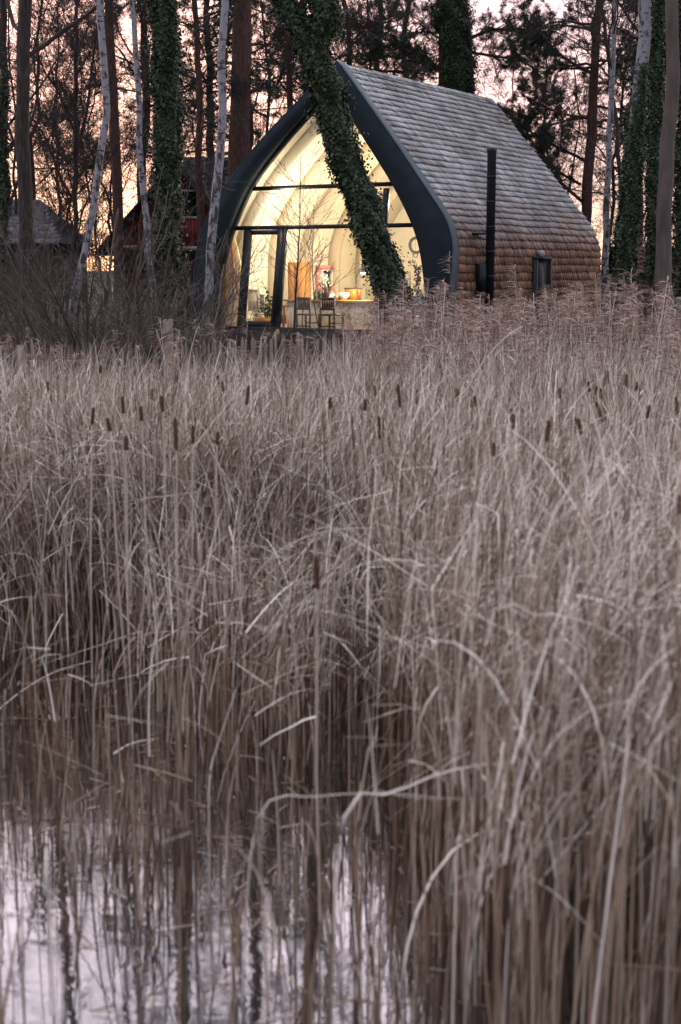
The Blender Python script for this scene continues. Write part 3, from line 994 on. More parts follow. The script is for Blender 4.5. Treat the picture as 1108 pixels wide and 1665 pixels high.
hh_ = p0[2] - FZ; wv = (p1[0] - p0[0]) / 2
MB().box((0, .2, hh_ / 2), (wv, .2, hh_ / 2)).build('carcass', M['wood'], o_)
for sg in (-1, 1): MB().box((sg * wv * .5, -.012, hh_ / 2), (wv * .5 - .01, .01, hh_ / 2 - .04)).build('door', M['wood'], o_)
o_ = inside('stool', 'bright orange stool beside the door glass', 'stool', 466, 2.2)
MB().box((0, 0, .60), (.19, .17, .02)).build('seat', M['orange'], o_)
for sx_ in (-1, 1):
    for sy_ in (-1, 1): MB().bar((sx_ * .18, sy_ * .15, 0), (sx_ * .14, sy_ * .12, .58), .04, .04).build('leg', M['orange'], o_)
MB().box((0, 0, .3), (.15, .012, .10)).build('apron', M['orange'], o_)
o_ = inside('wooden_crate', 'wooden crate on the floor just behind the glazed door', 'crate', 432, 1.9)
cr_ = MB()
for z_ in (.06, .17, .28): cr_.box((0, -.16, z_), (.2, .01, .045)); cr_.box((0, .16, z_), (.2, .01, .045)); cr_.box((-.2, 0, z_), (.01, .15, .045)); cr_.box((.2, 0, z_), (.01, .15, .045))
cr_.build('crate_boards', M['wood'], o_); MB().box((0, 0, .02), (.19, .15, .01)).build('base', M['wood'], o_)
o_ = inside('potted_plant', 'bushy green house plant standing behind the glazed door', 'plant', 434, 2.2, z=FZ)
lathe(MB(), (0, 0, 0), [(0, 0), (.11, 0), (.14, .25), (.12, .25), (0, .2)], 14).build('pot', M['pink'], o_)
c0 = rng.normal(size=(260, 3)) * A([.10, .10, .16]) + A([0, 0, .55])
MB().leaves(c0, rng.normal(size=(260, 3)), rng.normal(size=(260, 3)), rng.uniform(.06, .11, 260), rng.uniform(.015, .03, 260)).build('foliage', M['ivy'], o_)
MB().tubes(rng.normal(size=(9, 1, 3)) * A([.08, .08, 0]) * np.linspace(0, 1, 4)[None, :, None] + A([0, 0, .2]) + A([0, 0, .35]) * np.linspace(0, 1, 4)[None, :, None], .006, 4).build('stems', M['ivy'], o_)
a_ = np.linspace(0, 2 * np.pi, 25)
for (px, py, r_, lab) in ((677, 398, .15, 'largest grey ring hanging by the right edge of the glazing'), (676, 414, .05, 'small grey ring just under the largest ring'), (671, 427, .05, 'small disc shaped ring hanging lowest by the right edge')):
    p_ = loc_y(px, py, .9)
    o_ = inside('hanging_ring', lab, 'ornament', px, .9, 'rings hanging by the right window', z=p_[2], py=py)
    MB().tubes(np.stack([r_ * np.cos(a_), 0 * a_, r_ * np.sin(a_)], 1)[None], r_ * .22, 8).build('hoop', M['grey'], o_)
    MB().tubes([[(0, 0, r_), (0, 0, r_ + .35)]], .003, 4).build('cord', M['chair'], o_)
o_ = inside('dried_garland', 'drooping dried leaf garland inside the right edge of the window', 'garland', 680, .9, z=.35)
kk = 240; tt_ = rng.uniform(0, 1, kk)
c0 = np.stack([.04 * np.sin(tt_ * 9) + rng.normal(size=kk) * .03 + .1 * (tt_ - .5) * -1, rng.normal(size=kk) * .03, tt_ * 1.0], 1)
MB().leaves(c0, rng.normal(size=(kk, 3)) + A([0, 0, -1]), rng.normal(size=(kk, 3)), rng.uniform(.05, .1, kk), rng.uniform(.012, .03, kk)).build('foliage', M['chair'], o_)
tz = np.linspace(0, 1.1, 9)
MB().tubes(np.stack([.04 * np.sin(tz * 9) - .1 * (tz - .5), 0 * tz, tz], 1)[None], .006, 4).build('cord', M['chair'], o_)
o_ = inside('cushion', 'pale blue patterned cushion in the lower right corner of the window', 'cushion', 683, .95, z=.32)
u_ = np.linspace(-1, 1, 13); UU, WW = np.meshgrid(u_, u_)
thk = .09 * (1 - UU ** 4) * (1 - WW ** 4)
V1 = np.stack([UU * .24 * (1 - .08 * WW ** 2), -thk, WW * .21 * (1 - .08 * UU ** 2) + .2], -1).reshape(-1, 3); V2 = V1 * A([1, -1, 1])
i_, j_ = np.meshgrid(np.arange(12), np.arange(12), indexing='ij'); qd = np.stack([i_ * 13 + j_, i_ * 13 + j_ + 1, (i_ + 1) * 13 + j_ + 1, (i_ + 1) * 13 + j_], -1).reshape(-1, 4)
MB().add(V1, qd).add(V2, qd[:, ::-1]).build('cover', M['blue'], o_, smooth=True)
MB().box((0, .02, -.27), (.45, .25, .25)).build('bench_seat', M['white'], o_)
o_.name = 'cushioned_bench'; o_['label'] = 'white bench with a pale blue cushion in the lower right window corner'; o_['category'] = 'bench'


# desk lamp light, plus pendants and fill lights added to brighten the room
def lamp(name, loc, energy, size, lx=0):
    l = bpy.data.lights.new(name, 'POINT')
    l.energy = energy
    l.shadow_soft_size = size
    l.color = (1.0, .82, .58)
    o = bpy.data.objects.new(name, l)
    COL.objects.link(o)
    o.parent = cabin
    o.location = loc
    return o


LE = 1.6
for (x_, y_, z_, e_, lab) in ((1.5, 2.8, 3.0, 60, 'added round white pendant lamp hanging unseen above the counter behind the ivy trunk'), (1.2, 5.6, 2.9, 60, 'added round white pendant lamp hanging unseen deep in the room behind the ivy trunk')):
    w_ = O3 + x_ * RV + y_ * DV + z_ * UV
    t_ = empty('added_pendant_lamp', tuple(w_), -TH, lab, 'lamp', 'added pendant lamps in the room')  # unseen pendants, added as sources for the lit interior
    lathe(MB(), (0, 0, -.12), [(0, 0), (.08, .02), (.12, .1), (.1, .18), (.03, .22), (0, .22)], 16).build('globe', M['bulb'], t_, smooth=True)
    MB().tubes([[(0, 0, .1), (0, 0, .85)]], .005, 5).build('cord', M['black'], t_)
    lamp('added_pendant_light', (x_, y_, z_ - .2), e_ * LE, .13)
lamp('desk_light', tuple(A(loc_y(592, 452, 2.1)) + A([0, -.2, .0])), 22 * LE, .06)
lamp('added_door_fill', (-1.2, 1.9, 2.3), 24 * LE, .12)  # added fill without a fixture, brightens the room behind the door
lamp('added_window_fill', (-1.35, .75, 2.75), 13 * LE, .05)  # added fill near the glass, no fixture, lifts the surfboard and counter


# ================================================================== trees
def branchlets(P, Rr, n, tr, ang, ln, rad, K, rg, up=.0, wander=.25, droop=0.0, tip=.35):
    """n side branches for every path in P (N,K0,3). tr=(t0,t1) range; ln=(a,b) length as share of parent length"""
    N, K0 = P.shape[:2]
    t_ = rg.uniform(tr[0], tr[1], (N, n))
    f = t_ * (K0 - 1)
    i0 = np.clip(f.astype(int), 0, K0 - 2)
    fr_ = (f - i0)[..., None]
    ii = np.arange(N)[:, None]
    base = P[ii, i0] * (1 - fr_) + P[ii, i0 + 1] * fr_
    T = P[ii, i0 + 1] - P[ii, i0]
    T /= np.linalg.norm(T, axis=2, keepdims=True) + 1e-9
    r0 = Rr[ii, i0] * (1 - fr_[..., 0]) + Rr[ii, i0 + 1] * fr_[..., 0]
    plen = np.linalg.norm(np.diff(P, axis=1), axis=2).sum(1)[:, None]
    rnd = rg.normal(size=(N, n, 3))
    perp = rnd - (rnd * T).sum(2, keepdims=True) * T
    perp /= np.linalg.norm(perp, axis=2, keepdims=True) + 1e-9
    a = rg.uniform(ang[0], ang[1], (N, n, 1))
    D = T * np.cos(a) + perp * np.sin(a)
    D = D.reshape(-1, 3)
    L = (plen * rg.uniform(ln[0], ln[1], (N, n)) * (1.15 - .55 * t_)).reshape(-1)
    r0 = np.clip((r0 * rad).reshape(-1), .0022, None)
    out = np.zeros((len(D), K, 3))
    out[:, 0] = base.reshape(-1, 3)
    sg = L / (K - 1)
    for k in range(1, K):
        D = D + rg.normal(size=D.shape) * wander + A([0, 0, up - droop * k / K])
        D /= np.linalg.norm(D, axis=1, keepdims=True)
        out[:, k] = out[:, k - 1] + D * sg[:, None]
    RR = r0[:, None] * np.linspace(1, tip, K)[None]
    return out, RR


def trunk_path(pts, Y, zt, ext=None, K=22, jit=.02):
    """photo pixels -> trunk line standing on the ground; extended above the frame to height zt"""
    P = [at(px, py, Y) for px, py in pts]
    P = sorted(P, key=lambda v: v[2])
    if P[0][2] > gz(P[0][0], P[0][1]) - .1:
        d = P[1] - P[0]; d = d / max(d[2], .2)
        q = P[0] + d * (float(gz(P[0][0], Y)) - .2 - P[0][2]) * .6; q[2] = float(gz(P[0][0], Y)) - .2
        P = [q] + P
    if zt and P[-1][2] < zt:
        d = P[-1] - P[-2]; d = d / max(d[2], .3); d[:2] *= .6
        if ext is not None: d[0] = ext
        P.append(P[-1] + d * (zt - P[-1][2]) * .5)
        P.append(P[-1] + d * (zt - P[-1][2]))
    c = resample(catmull(P, 8), K)
    c[1:, :2] += rng.normal(size=(K - 1, 2)) * jit
    return c


def trunk_radius(c, r0, r1, flare=1.35):
    z = c[:, 2] - c[0, 2]
    f = z / z[-1]
    return (r0 * (1 - f) + r1 * f) * (1 + (flare - 1) * np.exp(-z / .45))


def rebase(P, o): return P - o


def make_tree(name, label, cat, kind, pts, Y, wpx, zt=14, group=None, branches=None, ext=None, seed=1, ivy=None, sides=14, tmin=.3, fork=None, twig_len=1.0, extra=None):
    """one tree: trunk, limbs, foliage as parts; origin at its foot"""
    rg = np.random.default_rng(seed)
    c = trunk_path(pts, Y, zt, ext)
    o = c[0].copy(); o[2] = float(gz(o[0], o[1]))
    root = empty(name, tuple(o), 0, label, cat, group)
    r0 = wpx / 2 / (FPX / Y)
    rr = trunk_radius(c, r0 * 1.08, r0 * .38)
    bark = M[{'pine': 'pine_bark', 'birch': 'birch', 'bare': 'oak_bark', 'smooth': 'smooth_bark', 'ivy': 'oak_bark'}[kind]]
    tb = MB()
    a = c - o
    # lumpy cross sections
    tb.tubes(a[None], rr[None], sides, cap=False)
    V = tb.V[0].reshape(len(a), sides, 3)
    lump = 1 + rg.normal(size=(len(a), sides)) * .045
    tb.V[0] = (a[:, None] + (V - a[:, None]) * lump[:, :, None]).reshape(-1, 3)
    tb.build('trunk', bark, root, smooth=True)
    P0, R0 = a[None], rr[None]
    if kind == 'pine':
        nb = 26 if branches is None else branches
        P1, R1 = branchlets(P0, R0, nb, (tmin, .99), (1.1, 1.65), (.16, .27), .34, 9, rg, up=.02, wander=.13, droop=.05)
        P2, R2 = branchlets(P1, R1, 9, (.25, 1), (.5, 1.1), (.25, .5), .55, 6, rg, up=.04, wander=.2)
        P3, R3 = branchlets(P2, R2, 6, (.2, 1), (.4, 1.0), (.3, .6), .6, 4, rg, up=.03, wander=.2)
        lm = MB().tubes(P1, R1, 6).tubes(P2, R2, 4).tubes(P3, np.maximum(R3, .004), 3)
        lm.build('branches', M['pine_bark'] if rg.random() < 0 else M['twig'], root)
        # needle sprays along the outer twigs
        nf = 7
        t_ = rg.uniform(.25, 1, (len(P3), nf)); f = t_ * 3; i0 = np.clip(f.astype(int), 0, 2); fr_ = (f - i0)[..., None]
        ii = np.arange(len(P3))[:, None]
        cc = (P3[ii, i0] * (1 - fr_) + P3[ii, i0 + 1] * fr_).reshape(-1, 3)
        T = (P3[:, -1] - P3[:, 0]); T /= np.linalg.norm(T, axis=1, keepdims=True)
        T = np.repeat(T, nf, 0)
        nn = 7
        C = np.repeat(cc, nn, 0); TT = np.repeat(T, nn, 0)
        D = TT * .55 + rg.normal(size=C.shape) * .62 + A([0, 0, .18])
        mbn = MB().leaves(C, D, rg.normal(size=C.shape), rg.uniform(.07, .15, len(C)), rg.uniform(.004, .008, len(C)), fold=.1)
        mbn.build('crown', M['needle'], root)
    elif kind in ('bare', 'birch', 'smooth', 'ivy'):
        nb = (18 if kind == 'bare' else 13) if branches is None else branches
        if nb:
            P1, R1 = branchlets(P0, R0, nb, (tmin, .98), (.55, 1.15), (.2, .36), .38, 10, rg, up=.05, wander=.17)
            P2, R2 = branchlets(P1, R1, 8, (.2, 1), (.4, 1.0), (.3, .55), .5, 7, rg, up=.04, wander=.22)
            P3, R3 = branchlets(P2, R2, 6, (.15, 1), (.4, 1.0), (.3, .6), .5, 5, rg, up=.02, wander=.25)
            lm = MB().tubes(P1, R1, 6).tubes(P2, np.maximum(R2, .005), 4).tubes(P3, np.maximum(R3, .0035), 3)
            P4, R4 = branchlets(P3, R3, 3, (.2, 1), (.4, .9), (.35, .7), .6, 4, rg, wander=.2)
            lm.tubes(P4, np.maximum(R4, .003), 3)
            lm.build('crown', M['twig'], root)
    if extra:
        for (pp, w_) in extra:
            q = A([at(x, y, Y) for x, y in pp]) - o
            q = resample(catmull(q, 8), 14)
            rr2 = np.linspace(w_, w_ * .55, 14) / 2 / (FPX / Y)
            MB().tubes(q[None], rr2[None], 8).build('limb', bark if kind != 'pine' else M['pine_bark'], root, smooth=True)
            if kind in ('bare', 'pine'):
                P2, R2 = branchlets(q[None], rr2[None], 16, (.1, 1), (.4, 1.1), (.2, .45), .45, 7, rg, up=.03, wander=.22)
                P3, R3 = branchlets(P2, R2, 6, (.15, 1), (.4, 1), (.3, .6), .5, 5, rg, wander=.25)
                P4, R4 = branchlets(P3, R3, 4, (.15, 1), (.4, 1), (.35, .7), .6, 4, rg, wander=.2)
                MB().tubes(P2, R2, 5).tubes(P3, np.maximum(R3, .004), 3).tubes(P4, np.maximum(R4, .003), 3).build('branches', M['twig'], root)
                if kind == 'pine':
                    C = np.repeat(P4[:, 1:].reshape(-1, 3), 8, 0)
                    MB().leaves(C, rg.normal(size=C.shape) + A([0, 0, .25]), rg.normal(size=C.shape), rg.uniform(.07, .14, len(C)), rg.uniform(.004, .008, len(C)), fold=.1).build('foliage', M['needle'], root)
    if ivy:
        add_ivy(root, [(a, rr)], ivy, rg)
    return root, a, rr


def add_ivy(root, paths, spec, rg, name='ivy_leaves'):
    """spec: z range, leaves per metre, thickness"""
    z0, z1, per_m, th = spec
    mb = MB()
    core = MB()
    for (a, rr) in paths:
        n = int(1.6 * per_m * (z1 - z0))
        z = rg.uniform(z0, z1, n)
        ang = rg.uniform(0, 2 * np.pi, n)
        keep = rg.random(n) < np.clip((z1 - z - .8 * np.sin(ang * 2 + 1)) / (.35 * (z1 - z0)), .12, 1)
        z, ang = z[keep], ang[keep]
        n = len(z)
        cx = np.interp(z, a[:, 2], a[:, 0]); cy = np.interp(z, a[:, 2], a[:, 1]); r = np.interp(z, a[:, 2], rr)
        lob = .5 + .5 * np.sin(z * 5.3 + 2 * np.sin(ang * 2 + z)) * np.sin(ang * 3 + z * 2.1)
        edge = np.clip((z1 - z) / (.25 * (z1 - z0) + 1e-6), .25, 1)
        rad = r + th * edge * (.15 + .85 * lob) * rg.uniform(.35, 1.0, n) ** .6
        far = rg.random(n) < .08 * (np.sin(z * 7 + ang) > 0) + .02
        rad[far] += rg.uniform(0, .24, far.sum())
        out = np.stack([np.cos(ang), np.sin(ang), 0 * ang], 1)
        C = np.stack([cx + rad * np.cos(ang), cy + rad * np.sin(ang), z], 1)
        D = A([0, 0, -.9]) + out * .35 + rg.normal(size=(n, 3)) * .55
        Nn = out + A([0, 0, .35]) + rg.normal(size=(n, 3)) * .4
        sz = rg.uniform(.028, .075, n)
        mb.leaves(C, D, Nn, sz, sz * rg.uniform(.4, .58, n), fold=-.25)
        # inner mat of stems and old leaves
        zz = np.linspace(z0, z1 - .22 * (z1 - z0), 26)
        cc = np.stack([np.interp(zz, a[:, 2], a[:, 0]), np.interp(zz, a[:, 2], a[:, 1]), zz], 1)
        rc_ = np.interp(zz, a[:, 2], rr) + th * .28 * np.clip((z1 - zz) / .6, .1, 1)
        core.tubes(cc[None], rc_[None], 14)
    k0 = core.build('ivy_mat', M['ivycore'], root, smooth=True)
    return mb.build(name, M['ivy'], root)


M['ivycore'] = mat('ivy_stems', [(0.3, (.010, .014, .009)), (.7, (.022, .032, .016))], 12, 5, .95, bump=1, bscale=25)

# --- the ivy clad leaning trunk in front of the cabin (forks near the top of the frame)
rg0 = np.random.default_rng(3)
YI = 26.0
c = trunk_path([(648, 520), (630, 450), (604, 380), (577, 300), (548, 210), (528, 130), (517, 90), (508, 60), (522, 20), (525, 0)], YI, 18, ext=-.05)
c2 = A([at(517, 90, YI), at(496, 60, YI), at(475, 25, YI), at(462, -5, YI), at(440, -90, YI - .3), at(400, -220, YI - .5)])
c2 = resample(catmull(c2, 8), 16)
o = c[0].copy(); o[2] = float(gz(o[0], o[1]))
iv = empty('ivy_tree', tuple(o), 0, 'leaning forked trunk wrapped in ivy right in front of the glowing window', 'tree')
ra = trunk_radius(c - o, .21, .10); rb_ = np.linspace(.15, .07, 16)
MB().tubes((c - o)[None], ra[None], 14).build('trunk', M['oak_bark'], iv, smooth=True)
MB().tubes((c2 - o)[None], rb_[None], 10).build('limb', M['oak_bark'], iv, smooth=True)
add_ivy(iv, [(c - o, ra)], (0.1, 9.2, 2600, .20), rg0)
add_ivy(iv, [(c2 - o, rb_)], (float(c2[0, 2] - o[2]), float(c2[-1, 2] - o[2]) - .5, 2200, .17), rg0)
P1, R1 = branchlets((c - o)[None], ra[None], 9, (.6, .98), (.6, 1.2), (.15, .3), .35, 9, rg0, up=.06)
P2, R2 = branchlets(P1, R1, 7, (.2, 1), (.4, 1.), (.3, .5), .5, 6, rg0)
P3, R3 = branchlets(P2, R2, 5, (.2, 1), (.4, 1.), (.3, .5), .5, 4, rg0)
MB().tubes(P1, R1, 6).tubes(P2, np.maximum(R2, .005), 4).tubes(P3, np.maximum(R3, .004), 3).build('crown', M['twig'], iv)

T = []
mt = make_tree
mt('oak_tree', 'thick dark trunk second from the left edge with flaring foot', 'tree', 'bare', [(48, 470), (42, 350), (36, 200), (40, 100), (42, 0)], 29, 24, 19, seed=21, tmin=.28, branches=12)
mt('oak_tree', 'dark trunk cut by the left edge with ivy on it', 'tree', 'bare', [(2, 470), (4, 200), (6, 0)], 31, 17, 13, seed=22, tmin=.22, ivy=(1, 6.5, 500, .12))
mt('slender_tree', 'slim dark forked tree in the glow between the oak and the pale birch', 'tree', 'bare', [(120, 480), (122, 380), (123, 250), (124, 180)], 33, 9, 11, seed=23, tmin=.2, branches=24,
   extra=[([(122, 330), (100, 290), (75, 225), (50, 190)], 5), ([(123, 255), (140, 190), (150, 110), (160, 30)], 5), ([(122, 215), (95, 150), (70, 110), (55, 60)], 4), ([(122, 290), (165, 255), (200, 230)], 3)])
mt('birch_tree', 'pale birch bending to the left at its foot, left of the ivy covered trunk', 'tree', 'birch', [(112, 520), (124, 470), (140, 390), (155, 300), (166, 220), (169, 120), (165, 0)], 25, 13, 17, seed=24, tmin=.55, branches=8)
mt('pine_tree', 'dark pine trunk just right of the leaning pale birch', 'tree', 'pine', [(193, 430), (190, 330), (186, 200), (181, 80), (180, 0)], 36, 17, 22, seed=25, tmin=.42, branches=24)
mt('birch_tree', 'dark patched birch standing close beside the ivy covered trunk', 'tree', 'birch', [(248, 470), (240, 380), (230, 250), (222, 100), (214, 0)], 28, 12, 12, seed=26, tmin=.6, branches=8)
mt('ivy_tree', 'straight ivy covered trunk left of the white birch', 'tree', 'ivy', [(262, 560), (268, 450), (275, 300), (272, 150), (268, 0)], 28.5, 30, 20, seed=27, tmin=.62, branches=8, ivy=(.8, 11, 2200, .18))
mt('pine_tree', 'thin dark pine trunk between the ivy covered trunk and the white birch', 'tree', 'pine', [(330, 460), (326, 300), (323, 150), (318, 0)], 37, 13, 14, seed=28, tmin=.38, branches=24)
mt('birch_tree', 'white birch standing in front of the left corner of the cabin', 'tree', 'birch', [(332, 570), (338, 500), (346, 400), (355, 300), (362, 180), (364, 80), (366, 0)], 24.5, 14.5, 17, seed=29, tmin=.68, branches=7)
mt('pine_tree', 'thick reddish pine trunk rising behind the left roof edge', 'tree', 'pine', [(388, 480), (390, 300), (392, 150), (393, 0)], 36.5, 36, 20, seed=30, tmin=.5, branches=20)
mt('pine_tree', 'dark pine trunk behind the cabin between reddish pine and forked ivy trunk', 'tree', 'pine', [(468, 470), (470, 300), (472, 130), (468, 0)], 45, 12, 20, seed=31, tmin=.38, branches=26)
mt('slender_tree', 'thin curved bare tree close behind the left roof edge', 'tree', 'bare', [(425, 470), (432, 250), (440, 140), (430, 60), (424, 0)], 43, 7, 11, seed=32, tmin=.25, branches=20,
   extra=[([(436, 190), (412, 175), (392, 130)], 4), ([(438, 150), (455, 130), (470, 70), (478, 10)], 4)])
mt('pine_tree', 'broad reddish pine with ivy on its left half behind the ridge', 'tree', 'pine', [(742, 470), (743, 300), (745, 120), (742, 60), (738, 0)], 43, 46, 20, seed=33, tmin=.55, branches=16, ivy=(3, 12, 2000, .36),
   extra=[([(722, 120), (690, 95), (668, 78), (640, 72), (610, 80)], 7), ([(765, 62), (800, 48), (840, 50), (880, 62)], 6), ([(764, 85), (800, 90), (850, 100), (875, 118)], 5), ([(719, 160), (718, 60), (716, -20)], 12)])
mt('pine_tree', 'leaning red barked pine right of the roof with flat needle layers', 'tree', 'pine', [(951, 480), (950, 400), (956, 300), (964, 180), (970, 60), (974, 0)], 40.5, 19, 15, seed=34, tmin=.33, branches=30,
   extra=[([(945, 300), (905, 275), (870, 235), (830, 190)], 5), ([(950, 330), (900, 285), (860, 240), (845, 200)], 6), ([(966, 120), (920, 95), (880, 60), (850, 20)], 6), ([(960, 190), (915, 185), (870, 165), (845, 150)], 4)])
mt('birch_tree', 'slim speckled birch between red pine and ivy covered birch', 'tree', 'birch', [(982, 480), (984, 380), (990, 250), (996, 120), (1000, 0)], 34, 12, 12, seed=35, tmin=.5, branches=10)
mt('slender_tree', 'thin dark leaning trunk crossing behind the speckled birch', 'tree', 'bare', [(1012, 480), (1010, 320), (1002, 210), (990, 100), (978, 0)], 38, 9, 12, seed=36, tmin=.3, branches=18)
mt('birch_tree', 'leaning white birch with ivy wrapped round its lower trunk, right of the cabin', 'tree', 'birch', [(1006, 540), (1012, 460), (1020, 350), (1033, 240), (1040, 150), (1049, 60), (1050, 0)], 30, 27, 13, seed=37, tmin=.6, branches=8, ivy=(0.1, 5.8, 2300, .11))
mt('ivy_tree', 'dark ivy smothered trunk between white birch and smooth grey trunk', 'tree', 'ivy', [(1066, 540), (1062, 350), (1065, 200), (1072, 0)], 33, 16, 13, seed=38, tmin=.5, branches=12, ivy=(1.5, 10, 1300, .13))
mt('smooth_trunk_tree', 'smooth grey brown trunk near the right edge', 'tree', 'smooth', [(1084, 540), (1080, 460), (1080, 330), (1089, 200), (1094, 100), (1092, 0)], 26, 27, 13, seed=39, tmin=.7, branches=7)
mt('ivy_tree', 'ivy covered trunk cut by the right edge of the photo', 'tree', 'ivy', [(1120, 540), (1115, 350), (1116, 200), (1120, 0)], 30, 18, 13, seed=40, tmin=.5, branches=10, ivy=(.3, 10, 1400, .30))

# --- wood behind: prototypes and copies
def proto(kind, seed, h, r, tmin, nb):
    rg = np.random.default_rng(seed)
    z = np.linspace(0, h, 18)
    a = np.stack([np.cumsum(rg.normal(size=18) * .09), np.cumsum(rg.normal(size=18) * .09), z - .15], 1)
    rr = trunk_radius(a, r, r * .3)
    root = empty('pine_tree' if kind == 'pine' else 'bare_tree')
    MB().tubes(a[None], rr[None], 9).build('trunk', M['pine_bark'] if kind == 'pine' else M['oak_bark'], root, smooth=True)
    P0, R0 = a[None], rr[None]
    if kind == 'pine':
        P1, R1 = branchlets(P0, R0, nb, (tmin, .99), (1.0, 1.6), (.14, .24), .34, 8, rg, up=.02, wander=.13)
        P2, R2 = branchlets(P1, R1, 8, (.25, 1), (.5, 1.1), (.25, .5), .55, 5, rg, wander=.2)
        P3, R3 = branchlets(P2, R2, 5, (.2, 1), (.4, 1.0), (.3, .6), .6, 4, rg, wander=.2)
        MB().tubes(P1, R1, 5).tubes(P2, R2, 3).tubes(P3, np.maximum(R3, .004), 3).build('branches', M['twig'], root)
        cc = P3[:, 1:].reshape(-1, 3)
        C = np.repeat(cc, 9, 0)
        MB().leaves(C, rg.normal(size=C.shape) + A([0, 0, .2]), rg.normal(size=C.shape), rg.uniform(.08, .17, len(C)), rg.uniform(.005, .009, len(C)), fold=.1).build('crown', M['needle'], root)
    else:
        P1, R1 = branchlets(P0, R0, nb, (tmin, .98), (.5, 1.2), (.2, .38), .36, 9, rg, up=.05, wander=.16)
        P2, R2 = branchlets(P1, R1, 9, (.2, 1), (.4, 1.0), (.3, .55), .5, 6, rg, up=.03, wander=.22)
        P3, R3 = branchlets(P2, R2, 7, (.15, 1), (.4, 1.0), (.3, .6), .5, 5, rg, wander=.25)
        P4, R4 = branchlets(P3, R3, 4, (.15, 1), (.4, 1.0), (.35, .7), .6, 4, rg, wander=.25)
        MB().tubes(P1, R1, 5).tubes(P2, np.maximum(R2, .006), 3).tubes(P3, np.maximum(R3, .0045), 3).tubes(P4, np.maximum(R4, .0035), 3).build('crown', M['twig'], root)
    return root


pines = [proto('pine', 51, 14, .17, .30, 34), proto('pine', 52, 15, .20, .36, 34)]
bares = [proto('bare', 61, 12, .085, .12, 26), proto('bare', 62, 10, .06, .10, 28), proto('bare', 63, 8, .045, .08, 26)]
used = set()


ORD = ['first', 'second', 'third', 'fourth', 'fifth', 'sixth', 'seventh', 'eighth', 'ninth', 'tenth', 'eleventh', 'twelfth', 'thirteenth', 'fourteenth', 'fifteenth', 'sixteenth', 'seventeenth', 'eighteenth', 'nineteenth', 'twentieth', 'twenty-first', 'twenty-second', 'twenty-third', 'twenty-fourth', 'twenty-fifth', 'twenty-sixth', 'twenty-seventh']


def plant(pr, px, Y, rz, s, label, cat='tree', group=None):
    x = (px - 554) / FPX * Y * math.cos(TILT) * 1.0
    x = at(px, 436, Y)[0]
    r = pr if id(pr) not in used else copy_tree(pr)
    used.add(id(pr))
    r.location = (x, Y, float(gz(x, Y)) - .02)
    r.rotation_euler = (0, 0, rz)
    r.scale = (s, s, s)
    tag(r, label, cat, group)
    return r


bp = [(245, 50, 1, 1.05), (345, 52, 1, 1.0), (415, 50, 0, 1.05), (500, 52, 1, 1), (560, 47, 0, .95), (610, 55, 1, 1.0), (660, 50, 0, 1.0),
       (1035, 44, 1, 1.05), (1075, 50, 0, 1.05), (1130, 46, 1, 1), (-90, 42, 0, 1), (1200, 44, 0, 1)]
bp.sort()
for k, (px, Y, w_, s) in enumerate(bp):
    plant(pines[w_], px, Y, k * 1.9, s, 'dark pine far back in the wood, ' + ORD[k] + ' of these pines from the left', group='pines in the wood behind')
bb = [(62, 42, 0, .95), (88, 48, 1, 1.0), (140, 52, 2, 1.1), (160, 44, 1, .9), (215, 40, 2, 1.0), (20, 38, 1, .9), (285, 41, 1, .9), (350, 42, 2, 1.), (455, 48, 1, 1.05), (535, 44, 2, 1.1), (590, 50, 0, 1.0),
      (635, 45, 1, .95), (690, 48, 2, 1.15), (790, 46, 1, .85), (840, 42, 2, .85), (868, 52, 0, .8), (912, 44, 2, 1.0), (1000, 50, 0, .95), (1025, 56, 1, 1.0), (1060, 42, 2, 1), (1100, 52, 0, 1), (-40, 44, 0, 1), (-110, 36, 1, 1), (1160, 38, 1, 1), (110, 58, 0, 1.0), (180, 60, 1, 1.1)]
bb.sort()
for k, (px, Y, w_, s) in enumerate(bb):
    plant(bares[w_], px, Y, k * 2.4 + .3, s, 'thin bare tree far back in the wood, ' + ORD[k] + ' of these bare trees from the left', group='bare trees in the wood behind')


# --- sapling in front of the window
def sapling(name, label, pts, Y, w, seed, n):
    rg = np.random.default_rng(seed)
    P = trunk_path(pts, Y, None, K=16, jit=.006)
    o = P[0].copy(); o[2] = float(gz(o[0], o[1])); a = P - o
    root = empty(name, tuple(o), 0, label, 'sapling', 'saplings in front of the window')
    rr = np.linspace(w, w * .2, 16)
    MB().tubes(a[None], rr[None], 6).build('trunk', M['twig'], root)
    P1, R1 = branchlets(a[None], rr[None], n, (.35, .97), (.75, 1.15), (.22, .40), .42, 7, rg, up=.05, wander=.05)
    P2, R2 = branchlets(P1, R1, 3, (.3, .95), (.4, .7), (.3, .5), .6, 5, rg, up=.03, wander=.07)
    MB().tubes(P1, np.maximum(R1, .0035), 4).tubes(P2, np.maximum(R2, .003), 3).build('crown', M['twig'], root)


sapling('sapling', 'taller bare sapling with upswept twigs in front of the window', [(478, 560), (481, 480), (486, 400), (488, 330), (490, 252)], 26.5, .026, 71, 36)
sapling('sapling', 'thinner bare sapling just right of the taller one', [(524, 560), (512, 500), (508, 420), (511, 350), (509, 318)], 26.7, .013, 72, 18)

